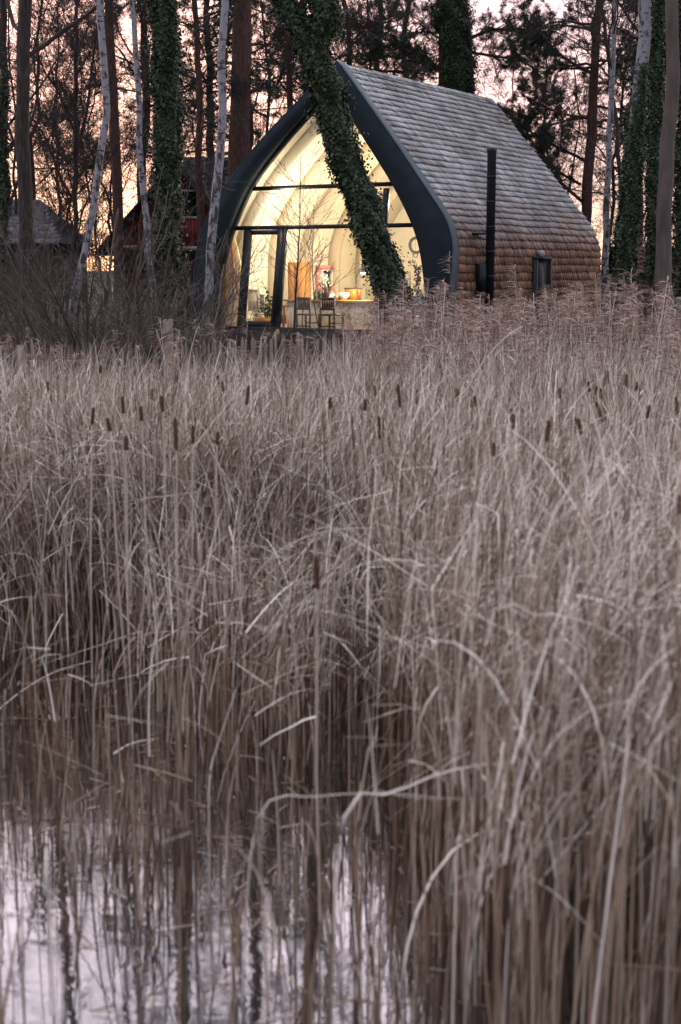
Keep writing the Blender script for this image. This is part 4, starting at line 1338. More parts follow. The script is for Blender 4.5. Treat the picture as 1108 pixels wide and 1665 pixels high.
# --- big bare shrub on the left bank
def shrub(name, label, px, Y, n, seed, amin, amax, L, r, spread=.5, n2=8):
    rg = np.random.default_rng(seed)
    b = at(px, 600, Y); b[2] = float(gz(b[0], Y))
    root = empty(name, tuple(b), 0, label, 'shrub')
    ang = rg.uniform(amin, amax, n)
    D = np.stack([np.sin(ang), rg.normal(size=n) * .35, np.cos(ang)], 1)
    D /= np.linalg.norm(D, axis=1, keepdims=True)
    K = 12
    P = np.zeros((n, K, 3)); P[:, 0] = rg.normal(size=(n, 3)) * A([spread, .3, 0]) + A([0, 0, -.1])
    Ls = L * rg.uniform(.45, 1.1, n) * (1 - .12 * np.abs(ang)) / (K - 1)
    for k in range(1, K):
        D = D + rg.normal(size=D.shape) * .07 + A([0, 0, .012])
        D /= np.linalg.norm(D, axis=1, keepdims=True)
        P[:, k] = P[:, k - 1] + D * Ls[:, None]
    Rr = (r * rg.uniform(.4, 1.2, n))[:, None] * np.linspace(1, .25, K)[None]
    MB().tubes(P, Rr, 6).build('stems', M['willow'], root, smooth=True)
    P2, R2 = branchlets(P, Rr, n2, (.2, .98), (.35, .9), (.18, .4), .55, 7, rg, up=.03, wander=.13)
    P3, R3 = branchlets(P2, R2, 5, (.2, 1), (.35, .9), (.3, .55), .6, 5, rg, up=.02, wander=.15)
    MB().tubes(P2, np.maximum(R2, .0035), 4).tubes(P3, np.maximum(R3, .0026), 3).build('twigs', M['willow'], root)


shrub('bare_shrub', 'wide bare many stemmed shrub sprawling over the paling fence on the left', 205, 20.5, 84, 81, -1.25, .75, 3.6, .020, .45)
shrub('bare_shrub', 'darker bare thicket at the left edge behind the sprawling shrub', 30, 23, 80, 82, -1.0, .9, 2.9, .014, 1.2)
shrub('bare_shrub', 'low bare thicket under the red house behind the fence', 240, 25.5, 60, 83, -1.0, .9, 2.2, .012, 1.4)
shrub('bare_shrub', 'fine twigged bush between the low house and the red house', 178, 33, 26, 86, -.7, .7, 3.2, .012, .7)
shrub('bare_shrub', 'bare bush beside the left corner of the cabin deck', 320, 23.4, 16, 84, -.8, .5, 1.3, .010, .3)
shrub('bare_shrub', 'low bare scrub between the cabin and the smooth grey trunk', 1030, 27, 30, 85, -1.0, .9, 1.3, .010, 1.0)

# --- evergreen bush near the right edge
bq = at(1095, 530, 21); bq[2] = float(gz(bq[0], 21))
cb2 = empty('evergreen_bush', tuple(bq), 0, 'soft blue green conifer bush among the plumes near the right edge', 'bush')
rg = np.random.default_rng(91)
P0 = A([[0, 0, -.05], [0, 0, .5], [.02, 0, 1.0], [.03, 0, 1.42]])[None]; R0 = A([[.03, .025, .018, .008]])
P1, R1 = branchlets(P0, R0, 60, (.1, 1), (.8, 1.3), (.25, .45), .4, 6, rg, up=.06)
P2, R2 = branchlets(P1, R1, 8, (.2, 1), (.5, .9), (.3, .5), .6, 4, rg)
MB().tubes(P0, R0, 6).tubes(P1, R1, 4).build('stems', M['twig'], cb2)
C = np.repeat(P2[:, 1:].reshape(-1, 3), 9, 0)
MB().leaves(C, rg.normal(size=C.shape) + A([0, 0, .3]), rg.normal(size=C.shape), rg.uniform(.03, .07, len(C)), rg.uniform(.003, .006, len(C))).build('foliage', M['conifer'], cb2)


# ================================================================== buildings behind
def house(name, label, px0, px1, Y, z_eave, z_ridge, depth, wallm, roofm, rz=0.0, tiles=True, hip=0.0):
    x0, x1 = at(px0, 436, Y)[0], at(px1, 436, Y)[0]
    g0 = float(gz((x0 + x1) / 2, Y))
    w = (x1 - x0) / 2
    root = empty(name, ((x0 + x1) / 2, Y, g0), rz, label, 'house')
    ze, zr = z_eave - g0, z_ridge - g0
    wl = MB(); n = int(2 * w / .16)
    for k in range(n):
        xx = -w + (k + .5) * 2 * w / n
        wl.box((xx, 0, ze / 2 - .1), (w / n - .004, .02, ze / 2 + .1))
    for sy in (-1, 1):
        pass
    wl.box((0, depth, ze / 2 - .1), (w, .03, ze / 2 + .1)); wl.box((-w + .03, depth / 2, ze / 2 - .1), (.03, depth / 2 - .04, ze / 2 + .1)); wl.box((w - .03, depth / 2, ze / 2 - .1), (.03, depth / 2 - .04, ze / 2 + .1))
    wl.build('wall', wallm, root)
    return root, w, ze, zr


# low house far left: hipped tile roof, ridge across the view
root, w, ze, zr = house('low_house', 'low brown house with grey tiled roof behind the shrubs at the left edge', -120, 86, 37, 3.15, 4.35, 5, M['brownwall'], M['rooftile'])
rf = MB()
rows = 12
for r in range(rows):
    f0, f1 = r / rows, (r + 1.25) / rows
    z0_, z1_ = ze + (zr - ze) * f0, ze + (zr - ze) * min(f1, 1)
    y0_, y1_ = -.3 + 2.8 * f0, -.3 + 2.8 * min(f1, 1)
    xr = w + .25 - (1.05) * f0
    xx = -w - .2
    while xx < xr:
        x2 = min(xx + .30, xr)
        rf.add([[xx + .006, y0_, z0_ + .045], [x2, y0_, z0_ + .045], [x2, y1_, z1_ + .01], [xx + .006, y1_, z1_ + .01], [xx + .006, y0_, z0_], [x2, y0_, z0_]], [[0, 1, 2, 3], [0, 4, 5, 1]])
        xx = x2
rf.add([[w + .25, -.3, ze], [w + .25, 5.3, ze], [w - .8, 2.5, zr + .02]], None, [[0, 1, 2]])
rf.add([[-w - .2, 5.3, ze], [w + .25, 5.3, ze], [w - .8, 2.5, zr + .02], [-w - .2, 2.5, zr + .02]], [[0, 1, 2, 3]])
rf.build('roof', M['rooftile'], root)
wd = MB(); wd.box((w - 2.4, -.05, ze - .8), (.35, .03, .4)); wo_ = wd.build('window', M['grey'], root)
MB().box((w - 2.4, -.085, ze - .8), (.29, .01, .34)).build('pane', M['darkglass'], wo_)

# red boarded house: gable with dark barge boards, balcony with red boards, white trim
root, w, ze, zr = house('red_house', 'dark red boarded house with balcony behind the ivy covered trunk', 196, 345, 42, 3.35, 5.4, 5, M['redboard'], M['darkroof'])
ap = A([.35, 5.45 - float(gz(-5, 42))])
gbm = MB()
n = 22
for k in range(n):
    xx = -w + (k + .5) * 2 * w / n
    zt_ = ze + (ap[1] - ze) * (1 - abs(xx - ap[0]) / (w + abs(ap[0]) + .1)) - .08
    gbm.box((xx, -.002, (ze + .002 + zt_) / 2), (w / n - .004, .018, (zt_ - ze) / 2))
gbm.build('gable', M['redboard'], root)
rf = MB()
for sg in (-1, 1):
    e0 = A([sg * (w + .65) + (0.35 if sg > 0 else -.0), ze - .45])
    dv = A([ap[0], ap[1]]) - e0
    nrm = A([-dv[1], dv[0]]) / np.linalg.norm(dv) * sg * -1
    for (ya, yb, th) in ((-.5, 5.3, .08),):
        c1, c2_ = e0, A([ap[0], ap[1]])
        n1 = nrm * th
        VV = [[c1[0], ya, c1[1]], [c2_[0], ya, c2_[1]], [c2_[0], yb, c2_[1]], [c1[0], yb, c1[1]]]
        V2 = [[v[0], v[1], v[2] + .10] for v in VV]
        rf.add(VV + V2, [[0, 1, 2, 3], [4, 7, 6, 5], [0, 4, 5, 1], [1, 5, 6, 2], [2, 6, 7, 3], [3, 7, 4, 0]])
rf.build('roof', M['darkroof'], root)
# balcony (right half)
bx = at(310, 436, 42)[0] - root.location.x
gl_ = float(root.location.z)
bz = at(310, 403, 41)[2] - gl_
bt = at(310, 354, 41)[2] - gl_
bal = MB(); bal.box((bx, -.55, bz), (.42, .5, .05)); balo = bal.build('balcony', M['grey'], root)
br = MB()
for k in range(9): br.box((bx - .37 + k * .092, -1.03, (bz + bt) / 2 + .02), (.041, .012, (bt - bz) / 2 - .04))
br.build('railing', M['redboard'], balo)
MB().box((bx, -1.03, bt + .01), (.46, .03, .03)).build('handrail', M['grey'], balo)
for sg in (-.40, .40): MB().box((bx + sg, -1.0, bz / 2 - .03), (.05, .05, bz / 2 - .03)).build('post', M['grey'], balo)
MB().box((bx + .40, -1.0, bz + 1.0), (.05, .05, .92)).build('post', M['white'], balo)
wn_ = MB().box((bx - .02, -.045, bz + .95), (.36, .02, .72)).build('window', M['white'], root)
MB().box((bx - .02, -.075, bz + .95), (.31, .01, .67)).build('pane', M['darkglass'], wn_)
tx = at(213, 402, 42)[0] - root.location.x; tz_ = at(213, 402, 42)[2] - gl_
pc = MB(); pc.box((tx, -.35, tz_), (.28, .3, .05)); pc.bar((tx + .2, -.05, tz_ - .05), (tx - .12, -.05, tz_ - .5), .06, .06)
pc.build('porch_bracket', M['grey'], root)
wn_ = MB().box((tx + .55, -.045, tz_ - .45), (.28, .02, .38)).build('window', M['grey'], root)
MB().box((tx + .55, -.075, tz_ - .45), (.23, .01, .33)).build('pane', M['darkglass'], wn_)

# second pale roofed house behind the white birch
root, w, ze, zr = house('pale_roofed_house', 'house with pale shingled roof glimpsed behind the white birch', 300, 420, 48, 4.6, 6.3, 5, M['brownwall'], M['rooftile'])
rf = MB(); rows = 10
for r in range(rows):
    f0, f1 = r / rows, min(1, (r + 1.25) / rows)
    xx = -w - .2
    while xx < w + .2:
        x2 = min(xx + .28, w + .2)
        rf.add([[xx + .006, -.3 + 2.6 * f0, ze + (zr - ze) * f0 + .04], [x2, -.3 + 2.6 * f0, ze + (zr - ze) * f0 + .04], [x2, -.3 + 2.6 * f1, ze + (zr - ze) * f1 + .01], [xx + .006, -.3 + 2.6 * f1, ze + (zr - ze) * f1 + .01]], [[0, 1, 2, 3]])
        xx = x2
rf.add([[-w - .2, 4.9, ze], [w + .2, 4.9, ze], [w + .2, 2.3, zr], [-w - .2, 2.3, zr]], [[0, 1, 2, 3]])
rf.build('roof', M['rooftile'], root)
wn_ = MB().box((-.6, -.045, ze - .7), (.4, .02, .4)).build('window', M['grey'], root)
MB().box((-.6, -.075, ze - .7), (.35, .01, .35)).build('pane', M['darkglass'], wn_)

# low tiled shed on the right
root, w, ze, zr = house('tiled_shed', 'low red brown tiled shed between the ivy birch and the smooth grey trunk', 1018, 1160, 40, 2.35, 3.12, 3, M['brownwall'], M['tileroof'])
rf = MB(); rows = 6
for r in range(rows):
    f0, f1 = r / rows, min(1, (r + 1.25) / rows)
    xx = -w - .1
    while xx < w + .1:
        x2 = xx + .2
        xs_ = np.linspace(xx, x2, 6)
        hh = .035 * np.sin(np.linspace(0, np.pi, 6))
        V = [[x_, -.2 + 1.8 * f0, ze + (zr - ze) * f0 + .03 + h_] for x_, h_ in zip(xs_, hh)] + [[x_, -.2 + 1.8 * f1, ze + (zr - ze) * f1 + h_] for x_, h_ in zip(xs_, hh)]
        rf.add(V, [[i, i + 1, i + 7, i + 6] for i in range(5)])
        xx = x2
rf.add([[-w - .1, 3.2, ze], [w + .1, 3.2, ze], [w + .1, 1.6, zr], [-w - .1, 1.6, zr]], [[0, 1, 2, 3]])
rf.build('roof', M['tileroof'], root)
dd = MB().box((.6, -.04, 0.7), (.35, .02, .85)).build('door', M['redboard'], root)
MB().box((.85, -.075, .75), (.02, .012, .06)).build('handle', M['black'], dd)


# ================================================================== fences
def paling(name, label, A0, A1, h, step, seed, wid=.022):
    rg = np.random.default_rng(seed)
    A0, A1 = A(A0, float), A(A1, float)
    L = np.linalg.norm(A1 - A0); d = (A1 - A0) / L
    root = empty(name, (A0[0], A0[1], float(gz(A0[0], A0[1]))), 0, label, 'fence', 'paling fences on the bank')
    z0 = root.location.z
    n = int(L / step)
    mb = MB()
    for k in range(n):
        s = k * step + rg.normal() * step * .12
        p = A0 + d * s
        g0 = float(gz(p[0], p[1])) - z0
        ln = rg.normal() * .03
        hh = h + rg.normal() * .035
        q0 = A([p[0] - A0[0], p[1] - A0[1], g0 + .02]); q1 = q0 + A([ln, rg.normal() * .01, hh])
        w_ = wid * rg.uniform(.7, 1.25)
        mb.tubes([[q0, q0 + (q1 - q0) * .93, q1]], [[w_, w_, w_ * .3]], 4)
    mb.build('palings', M['paling'], root)
    wr = MB()
    for f in (.25, .62, .85):
        pts = [A([A0[0] + d[0] * s - A0[0], d[1] * s, float(gz(*(A0 + d * s))) - z0 + h * f + .01 * math.sin(s * 9)]) + A([0, -.03, 0]) for s in np.linspace(0, L, 60)]
        wr.tubes(A(pts)[None], .004, 4)
    wr.build('wire', M['wire'], root)
    return root, z0


f1, z0 = paling('paling_fence', 'low chestnut paling fence at the foot of the bank on the left', (-6.2, 19.2), (.2, 20.6), 1.10, .07, 101)
for (px, top, wpx) in ((37, 572, 9), (275, 530, 15)):
    Yp = 19.2 + (at(px, top, 20)[0] + 6.2) * .219
    p_ = at(px, top, Yp); q_ = p_ - A([-6.2, 19.2, z0]); gq = float(gz(p_[0], Yp)) - z0
    MB().box((q_[0], q_[1] + (-.1), (q_[2] + gq) / 2), (wpx / 2 / (FPX / Yp), .05, (q_[2] - gq) / 2 + .1)).build('post', M['paling'], f1)
f2, z0 = paling('paling_fence', 'taller dark paling fence farther back, left of the cabin', (-6.6, 27.0), (-2.9, 27.6), 1.05, .085, 102)
f3, z0 = paling('paling_fence', 'upright stretch of paling at the far left behind the thicket', (-5.9, 24.3), (-4.3, 24.0), 1.15, .085, 103)


# ================================================================== undergrowth on the bank
def blades(N, xy, z0, h, hs, lean, curve, fold_p, K, wid, rg, mb, az=None, tb=(.45, .85), foldmax=1.9):
    x, y = xy
    a = rg.uniform(0, 2 * np.pi, N) if az is None else az
    hh = h * (1 + rg.normal(size=N) * hs)
    hh = np.clip(hh, .15 * h, 1.6 * h)
    ph0 = np.abs(rg.normal(size=N)) * lean
    cu = np.abs(rg.normal(size=N)) * curve
    fold = (rg.random(N) < fold_p) * rg.uniform(.7, foldmax, N)
    tb_ = rg.uniform(tb[0], tb[1], N)
    t = np.linspace(0, 1, K)
    phi = ph0[:, None] + cu[:, None] * t[None] ** 2 + fold[:, None] * (t[None] > tb_[:, None])
    seg = hh[:, None] / (K - 1)
    dz = np.cos(phi) * seg; dr = np.sin(phi) * seg
    aj = a[:, None] + np.cumsum(rg.normal(size=(N, K)) * .05, 1)
    P = np.zeros((N, K, 3))
    P[:, 0, 0] = x; P[:, 0, 1] = y; P[:, 0, 2] = z0
    P[:, 1:, 0] = x[:, None] + np.cumsum((dr * np.cos(aj))[:, :-1], 1)
    P[:, 1:, 1] = y[:, None] + np.cumsum((dr * np.sin(aj))[:, :-1], 1)
    P[:, 1:, 2] = (z0 if np.isscalar(z0) else z0[:, None]) + np.cumsum(dz[:, :-1], 1)
    W = (wid * rg.uniform(.5, 1.4, N))[:, None] * (1 - .85 * t[None] ** 2.2)
    b = a + np.pi / 2 + rg.normal(size=N) * .5
    S = np.stack([np.cos(b), np.sin(b), rg.normal(size=N) * .15], 1)
    if mb is not None: mb.ribbons(P, W, S)
    return P, a, hh


rg = np.random.default_rng(121)
mb = MB()
N = 26000
y = rg.uniform(17.5, 33, N); x = rg.uniform(-1, 1, N) * (.27 * y + 2.5)
lx = (x - CX) * RV[0] + (y - CY) * RV[1]; ly = (x - CX) * DV[0] + (y - CY) * DV[1]
ok = ~((np.abs(lx - .4) < 3.9) & (ly > -1.2) & (ly < LEN + .2))
ok &= (y > 19.6) | (x > -.3) | (rg.random(N) < .3)
x, y = x[ok], y[ok]
blades(len(x), (x, y), gz(x, y) - .03, .45, .4, .35, .8, .25, 6, .006, rg, mb)
u = mb.build('undergrowth', M['scrub'])
tag(u, 'dead grass and brambles covering the bank', 'undergrowth', kind='stuff')

# ================================================================== reed bed
rg = np.random.default_rng(131)


def field(n, y0, y1, dens):
    y = np.sqrt(rg.uniform(0, 1, n)) * 0 + rg.uniform(y0, y1, n)
    # weight towards wider rows
    keep = rg.random(n) < (.26 * y + 1.3) / (.26 * y1 + 1.3)
    y = y[keep]
    x = rg.uniform(-1, 1, len(y)) * (.26 * y + 1.3)
    d = dens(x, y)
    k2 = rg.random(len(y)) < d
    return x[k2], y[k2]


def clump(x, y, s=1.0):
    return .5 + .5 * np.sin(x * 3.1 * s + 1.3 * np.sin(y * 1.7 * s)) * np.sin(y * 2.7 * s + 1.1 * np.sin(x * 2.3 * s))


def dens_main(x, y):
    edge_y = np.where(x < .25, 9.3 - .55 * np.sin(x * 2.2), 4.2)
    t = np.clip((x - .05) / .45, 0, 1)
    edge_y = (9.4 - .4 * np.sin(x * 2.2)) * (1 - t) + (3.9) * t
    inb = 1 / (1 + np.exp(-(y - edge_y) / .12))
    # thinner stand reaching into the open water in the middle
    mid = 1 / (1 + np.exp(-(y - (6.9 + .5 * np.sin(x * 5.1))) / .1)) / (1 + np.exp(-(x + 1.05 + .1 * (y - 6.5)) / .08)) * (.10 + .24 * clump(x, y, 2.0))
    sparse = (.005 + .03 * clump(x, y, 1.6) ** 3) * (y > 4.0)
    rightfill = np.clip((x - .1) / .8, 0, 1)
    near = np.where(y < 8.5, .55 + .35 * rightfill, 1.0)
    d = np.maximum(np.maximum(inb * near * (.6 + .4 * clump(x, y)), sparse), mid)
    return d


def wind(x, y, n, sp=.9):
    return 1.9 * np.sin(x * .8 + 1.1 * np.sin(y * .7)) + 1.3 * np.sin(y * 1.15 + x * .4) + rg.normal(size=n) * sp


def low_by_fence(x, y):      # shorter by the fence and in the thin stand that reaches into open water
    return (1 - .34 * np.clip((y - 13.2) / 2, 0, 1) * np.clip((-x / y) / .03, 0, 1)) * (1 - .42 * np.clip((.35 - x) / .3, 0, 1) * np.clip((9.5 - y) / .7, 0, 1))


mb = MB()
# tall leaves from the water up, drooping at their tips
x, y = field(42000, 3.9, 18.5, dens_main)
hgt = 1.40 + .10 * np.sin(x * 1.3 + y * .9) + .08 * np.sin(x * 3.7 - y * 2.1)
hgt = hgt * np.where(y > 15, .92, 1) * low_by_fence(x, y)
blades(len(x), (x, y), np.full(len(x), -.08), hgt, .15, .07, .75, .22, 10, np.full(len(x), .0046), rg, mb, az=wind(x, y, len(x)), tb=(.6, .88))
# sheath leaves springing from the stalks and hanging over in a tangle
x, y = field(105000, 4.1, 18.2, dens_main)
n = len(x)
z0_ = rg.uniform(.42, 1.02, n) * low_by_fence(x, y)
blades(n, (x, y), z0_, .72, .28, .30, 1.25, .30, 8, np.full(n, .0036), rg, mb, az=wind(x, y, n, 1.3), tb=(.4, .8), foldmax=1.5)
# thatch of thrown-over leaves on top of the bed
x, y = field(95000, 5.0, 17.5, dens_main)
n = len(x)
z0_ = rg.uniform(.62, 1.32, n) * low_by_fence(x, y)
az = np.where(rg.random(n) < .6, rg.normal(size=n) * .7, wind(x, y, n, 1.5))
blades(n, (x, y), z0_, .50, .35, 1.15, .7, .15, 7, np.full(n, .0034), rg, mb, az=az, tb=(.4, .8), foldmax=1.2)
# long arching leaves
x, y = field(15000, 4.2, 17.5, dens_main)
blades(len(x), (x, y), np.full(len(x), -.05), 1.62 * low_by_fence(x, y), .13, .16, 1.9, .25, 12, np.full(len(x), .0042), rg, mb, az=wind(x, y, len(x), 1.2), tb=(.5, .8), foldmax=1.3)
# broken pieces lying in the tops
x, y = field(38000, 4.4, 17.5, dens_main)
n = len(x)
zz = (.45 + .95 * rg.uniform(0, 1, n) ** .7) * low_by_fence(x, y)
a = rg.uniform(0, 2 * np.pi, n)
P = np.zeros((n, 5, 3)); D = np.stack([np.cos(a), np.sin(a), rg.normal(size=n) * .3], 1); P[:, 0] = np.stack([x, y, zz], 1)
Ls = rg.uniform(.03, .12, n)
for k in range(1, 5):
    D = D + A([0, 0, -.16]) + rg.normal(size=D.shape) * .12
    P[:, k] = P[:, k - 1] + D * Ls[:, None]
mb.ribbons(P, np.linspace(1, .3, 5)[None] * rg.uniform(.0015, .0042, n)[:, None], np.stack([-np.sin(a), np.cos(a), rg.normal(size=n) * .5], 1))
rb = mb.build('reed_bed', M['reed'])
tag(rb, 'dense tangled bed of dry tan reeds filling the pond below the cabin', 'reeds', kind='stuff')

# round stalks standing in the water
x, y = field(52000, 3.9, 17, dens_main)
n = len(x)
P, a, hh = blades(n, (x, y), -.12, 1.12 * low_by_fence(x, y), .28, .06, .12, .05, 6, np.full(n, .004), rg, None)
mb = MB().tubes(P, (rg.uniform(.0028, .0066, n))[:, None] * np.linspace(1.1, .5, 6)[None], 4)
# open water: thin dark clumps of stalks
def dens_open(x, y):
    return (x < .5) * (y < 9.6) * (.015 + .9 * clump(x + .3, y, 1.7) ** 6)
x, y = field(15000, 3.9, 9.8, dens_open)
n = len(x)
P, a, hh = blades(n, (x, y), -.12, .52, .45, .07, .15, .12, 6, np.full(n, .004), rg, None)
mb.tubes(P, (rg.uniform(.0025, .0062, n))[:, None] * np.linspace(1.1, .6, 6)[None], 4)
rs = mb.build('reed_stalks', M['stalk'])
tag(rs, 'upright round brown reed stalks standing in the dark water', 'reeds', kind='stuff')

# bits of broken reed floating between the stalks
x, y = field(5200, 3.9, 10.5, lambda x, y: .35 + .65 * clump(x, y, 2.0))
n = len(x)
a = rg.uniform(0, 2 * np.pi, n); L_ = rg.uniform(.015, .14, n)
D = np.stack([np.cos(a), np.sin(a), np.zeros(n)], 1)
P = np.stack([x, y, rg.uniform(.002, .008, n)], 1)[:, None, :] + D[:, None, :] * (np.linspace(-.5, .5, 3)[None, :, None] * L_[:, None, None])
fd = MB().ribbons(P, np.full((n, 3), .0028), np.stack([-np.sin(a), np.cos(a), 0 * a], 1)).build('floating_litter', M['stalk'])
tag(fd, 'broken reed bits floating on the water', 'debris', kind='stuff')


# plumed reeds
def plume_density(x, y):
    px = x / y
    return np.clip(.10 + .9 * np.clip((px - .0) / .035, 0, 1), 0, 1) * np.clip(.3 + (y - 11) * .2, .15, 1)


x, y = field(2300, 10.8, 18.3, plume_density)
n = len(x)
P, a, hh = blades(n, (x, y), -.1, 1.82 + .32 * np.clip((x / y + .01) / .05, 0, 1), .085, .07, .22, 0, 8, np.full(n, .003), rg, None)
mbs = MB().tubes(P, (np.full(n, .0042))[:, None] * np.linspace(1.1, .5, 8)[None], 4)
# leaves on those stems
for k in range(3):
    idx = rg.integers(2, 6, n)
    b = P[np.arange(n), idx]
    az = rg.uniform(0, 2 * np.pi, n)
    K = 6; D = np.stack([np.cos(az) * .6, np.sin(az) * .6, np.full(n, .9)], 1); Q = np.zeros((n, K, 3)); Q[:, 0] = b
    Ls = rg.uniform(.05, .10, n)
    for j in range(1, K):
        D = D + np.stack([np.cos(az) * .12, np.sin(az) * .12, np.full(n, -.32)], 1)
        Q[:, j] = Q[:, j - 1] + D * Ls[:, None]
    mbs.ribbons(Q, np.linspace(1, .15, K)[None] * np.full((n, 1), .006), np.stack([-np.sin(az), np.cos(az), 0 * az], 1))
o_ = mbs.build('plumed_reed_stalks', M['reed'])
tag(o_, 'taller thin reed stalks with hanging leaves in front of the cabin', 'reeds', kind='stuff')
top = P[:, -1]; Tn = P[:, -1] - P[:, -2]; Tn /= np.linalg.norm(Tn, axis=1, keepdims=True)
nk = 34
az0 = rg.normal(size=n) * .7 + np.pi      # plumes blown to the left
C = np.repeat(top, nk, 0) - np.repeat(Tn, nk, 0) * rg.uniform(0, .20, n * nk)[:, None]
az = np.repeat(az0, nk) + rg.normal(size=n * nk) * 1.0
size = np.repeat(rg.uniform(.6, 1.25, n), nk)
D = np.stack([np.cos(az) * .55, np.sin(az) * .55, np.full(n * nk, .75)], 1) + rg.normal(size=(n * nk, 3)) * .15
K = 5; Q = np.zeros((n * nk, K, 3)); Q[:, 0] = C
Ls = rg.uniform(.018, .042, n * nk) * size
for j in range(1, K):
    D = D + np.stack([np.cos(az) * .12, np.sin(az) * .12, np.full(n * nk, -.26)], 1)
    Q[:, j] = Q[:, j - 1] + D * Ls[:, None]
b = rg.uniform(0, 2 * np.pi, n * nk)
S = np.stack([np.cos(b), np.sin(b), rg.normal(size=n * nk) * .4], 1)
pm = MB().ribbons(Q, A([.4, 1.2, 1.2, .8, .2])[None] * rg.uniform(.0022, .0042, n * nk)[:, None], S)
o_ = pm.build('reed_plumes', M['plume'])
tag(o_, 'feathery pinkish brown reed plumes in front of the cabin', 'reeds', kind='stuff')

# --- cattails one by one
ct_list = [(151, 676, 30), (177, 690, 13), (200, 658, 30), (230, 672, 26), (264, 656, 28), (286, 705, 56), (314, 706, 32), (362, 628, 17), (403, 642, 34), (164, 600, 15), (252, 605, 18),
           (355, 617, 14), (537, 655, 18), (0, 645, 22), (78, 628, 10), (247, 640, 14), (649, 643, 40), (678, 645, 26), (610, 635, 19), (586, 634, 14), (594, 658, 18), (617, 695, 40), (744, 642, 22), (767, 660, 24),
           (773, 652, 14), (831, 675, 26), (835, 685, 26), (891, 700, 38), (911, 639, 15), (935, 690, 26), (943, 693, 28), (969, 641, 30), (975, 669, 36), (988, 613, 24), (1019, 618, 22), (1035, 628, 18), (1055, 669, 24),
           (1101, 661, 36), (803, 730, 16), (958, 628, 18), (977, 640, 18), (1105, 820, 34), (515, 930, 60), (205, 720, 16), (354, 712, 22)]
ct_list.sort()
ordn = ['first', 'second', 'third', 'fourth', 'fifth', 'sixth', 'seventh', 'eighth', 'ninth', 'tenth', 'eleventh', 'twelfth', 'thirteenth', 'fourteenth', 'fifteenth', 'sixteenth', 'seventeenth', 'eighteenth', 'nineteenth']


def ordinal(k, n):
    if k < 19: return ordn[k] + ' from the left edge'
    if n - 1 - k < 19: return ordn[n - 1 - k] + ' from the right edge'
    return {19: 'twentieth', 20: 'twenty-first', 21: 'twenty-second', 22: 'twenty-third', 23: 'twenty-fourth', 24: 'twenty-fifth', 25: 'twenty-sixth', 26: 'twenty-seventh'}[k] + ' from the left edge'


rgc = np.random.default_rng(141)
nC = len(ct_list)
for k, (px, py, ln) in enumerate(ct_list):
    L = .165
    d_ = at(px, py, 1.0)[2] - CAMZ
    Yc = float(np.clip((1.62 + rgc.normal() * .05 - CAMZ) / d_, 5.2, 14.5))
    m_ = at(px, py, Yc)
    Lh = ln / FPX * Yc
    Lh = min(max(Lh, .08), .23)
    tl = rgc.normal() * .09
    b_ = A([m_[0] - tl * .5, m_[1] + rgc.normal() * .05, -.1])
    size_w = 'long' if ln > 34 else ('short' if ln < 18 else 'brown')
    tilt_w = 'leaning right' if tl > .07 else ('leaning left' if tl < -.07 else 'upright')
    root = empty('cattail', tuple(b_), 0, f"{size_w} {tilt_w} cattail head, {ordinal(k, nC)} of the row of cattails", 'cattail', 'cattails standing in the reed bed')
    dirn = (m_ - b_); Lt = np.linalg.norm(dirn); dirn = dirn / Lt
    d2 = A([dirn[0] + tl * .8, dirn[1], dirn[2]]); d2 /= np.linalg.norm(d2)
    mm = m_ - b_
    h0, h1 = mm - d2 * Lh / 2, mm + d2 * Lh / 2
    q = A([[0, 0, 0], h0 * .5 + A([-.01, 0, 0]), h0, h1, h1 + d2 * .09])
    MB().tubes(q[None], A([[.006, .005, .004, .004, .0015]]), 6).build('stalk', M['reed'], root)
    tt_ = np.array([0, .06, .15, .5, .85, .94, 1])
    MB().tubes((h0 + (h1 - h0) * tt_[:, None])[None], A([[.002, .009, .011, .012, .011, .009, .002]]), 10).build('seed_head', M['cattail'], root, smooth=True)

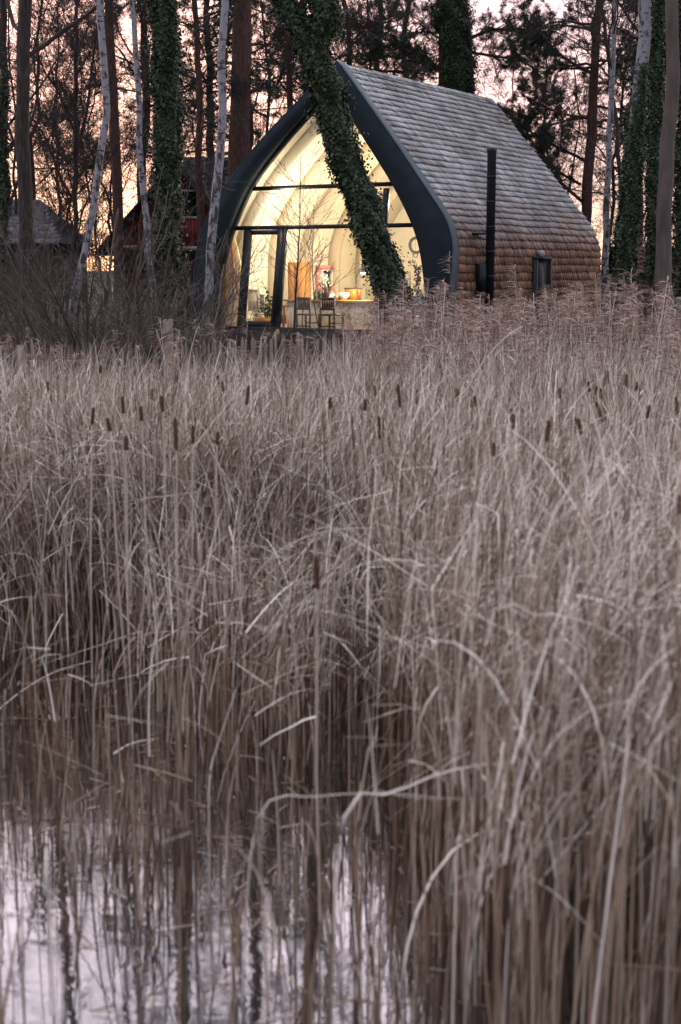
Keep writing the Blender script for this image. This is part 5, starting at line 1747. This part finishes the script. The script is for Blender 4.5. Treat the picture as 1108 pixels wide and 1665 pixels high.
# --- bent and broken reeds that stand out near the camera
bent = [('long pale reed arching over and folding down at the right, just above the water', [(560, 1330), (640, 1290), (720, 1256), (800, 1242), (878, 1243), (940, 1275), (1020, 1320), (1108, 1362)], 4.35, .0075),
        ('thick pale slanting reed rising to the right of the frame middle', [(830, 1480), (862, 1350), (900, 1190), (950, 1090), (1010, 1010), (1070, 950)], 4.2, .0075),
        ('short broken pale stalk leaning in the water right of the middle', [(745, 1365), (760, 1450), (775, 1540)], 4.3, .007),
        ('pale stalk with a crooked knee above the water left of the middle', [(340, 1320), (342, 1260), (348, 1230), (368, 1170), (384, 1120)], 5.4, .006),
        ('pale arched leaf over the dark gap left of the middle', [(385, 1010), (420, 930), (470, 885), (540, 862), (610, 858)], 7.0, .006),
        ('long pale stem curving up into the plumes below the flue', [(738, 678), (756, 640), (778, 599), (805, 565), (827, 544), (850, 530)], 9.5, .009),
        ('arched leaf sweeping right across the upper middle of the reeds', [(545, 935), (580, 880), (640, 825), (700, 795), (770, 775)], 7.0, .006),
        ('low arched leaf over open water at the left edge', [(-10, 1160), (40, 1120), (90, 1092), (150, 1074)], 7.5, .006),
        ('short pale leaf lying slantwise over the water at the left', [(185, 1225), (215, 1208), (258, 1200)], 6.6, .006),
        ('pale straight reed slanting across the right side near the edge', [(985, 1290), (1010, 1245), (1060, 1190), (1120, 1140)], 4.3, .0065),
        ('thin drooping leaf crossing the lower right reeds', [(790, 1040), (870, 1000), (950, 1010), (1050, 1060), (1120, 1110)], 4.4, .006),
        ('thin leaf bowing over in the middle right of the bed', [(420, 1330), (520, 1295), (640, 1290), (760, 1300), (820, 1285)], 4.6, .005),
        ('green tinged stalk standing in the water by the left edge', [(16, 1400), (17, 1300), (18, 1200), (14, 1120)], 6.3, .009)]
for lab, pts, Yb, w_ in bent:
    P = A([at(px, py, Yb + .12 * k) for k, (px, py) in enumerate(pts)])
    if P[0][2] > .25 and 'short pale leaf' not in lab:
        b_ = P[0] + (P[0] - P[1]) * .3; b_[2] = -.05
        P = np.vstack([b_, P])
    P = resample(catmull(P, 8), 26)
    root = P[0].copy()
    mb = MB().tubes((P - root)[None], (w_ * np.linspace(1.1, .45, 26))[None], 6, flat=.45)
    o_ = mb.build('bent_reed', M['ivy'] if 'green' in lab else M['pale_reed'], smooth=True)
    o_.location = tuple(root)
    tag(o_, lab, 'reed', 'bent reeds near the water')
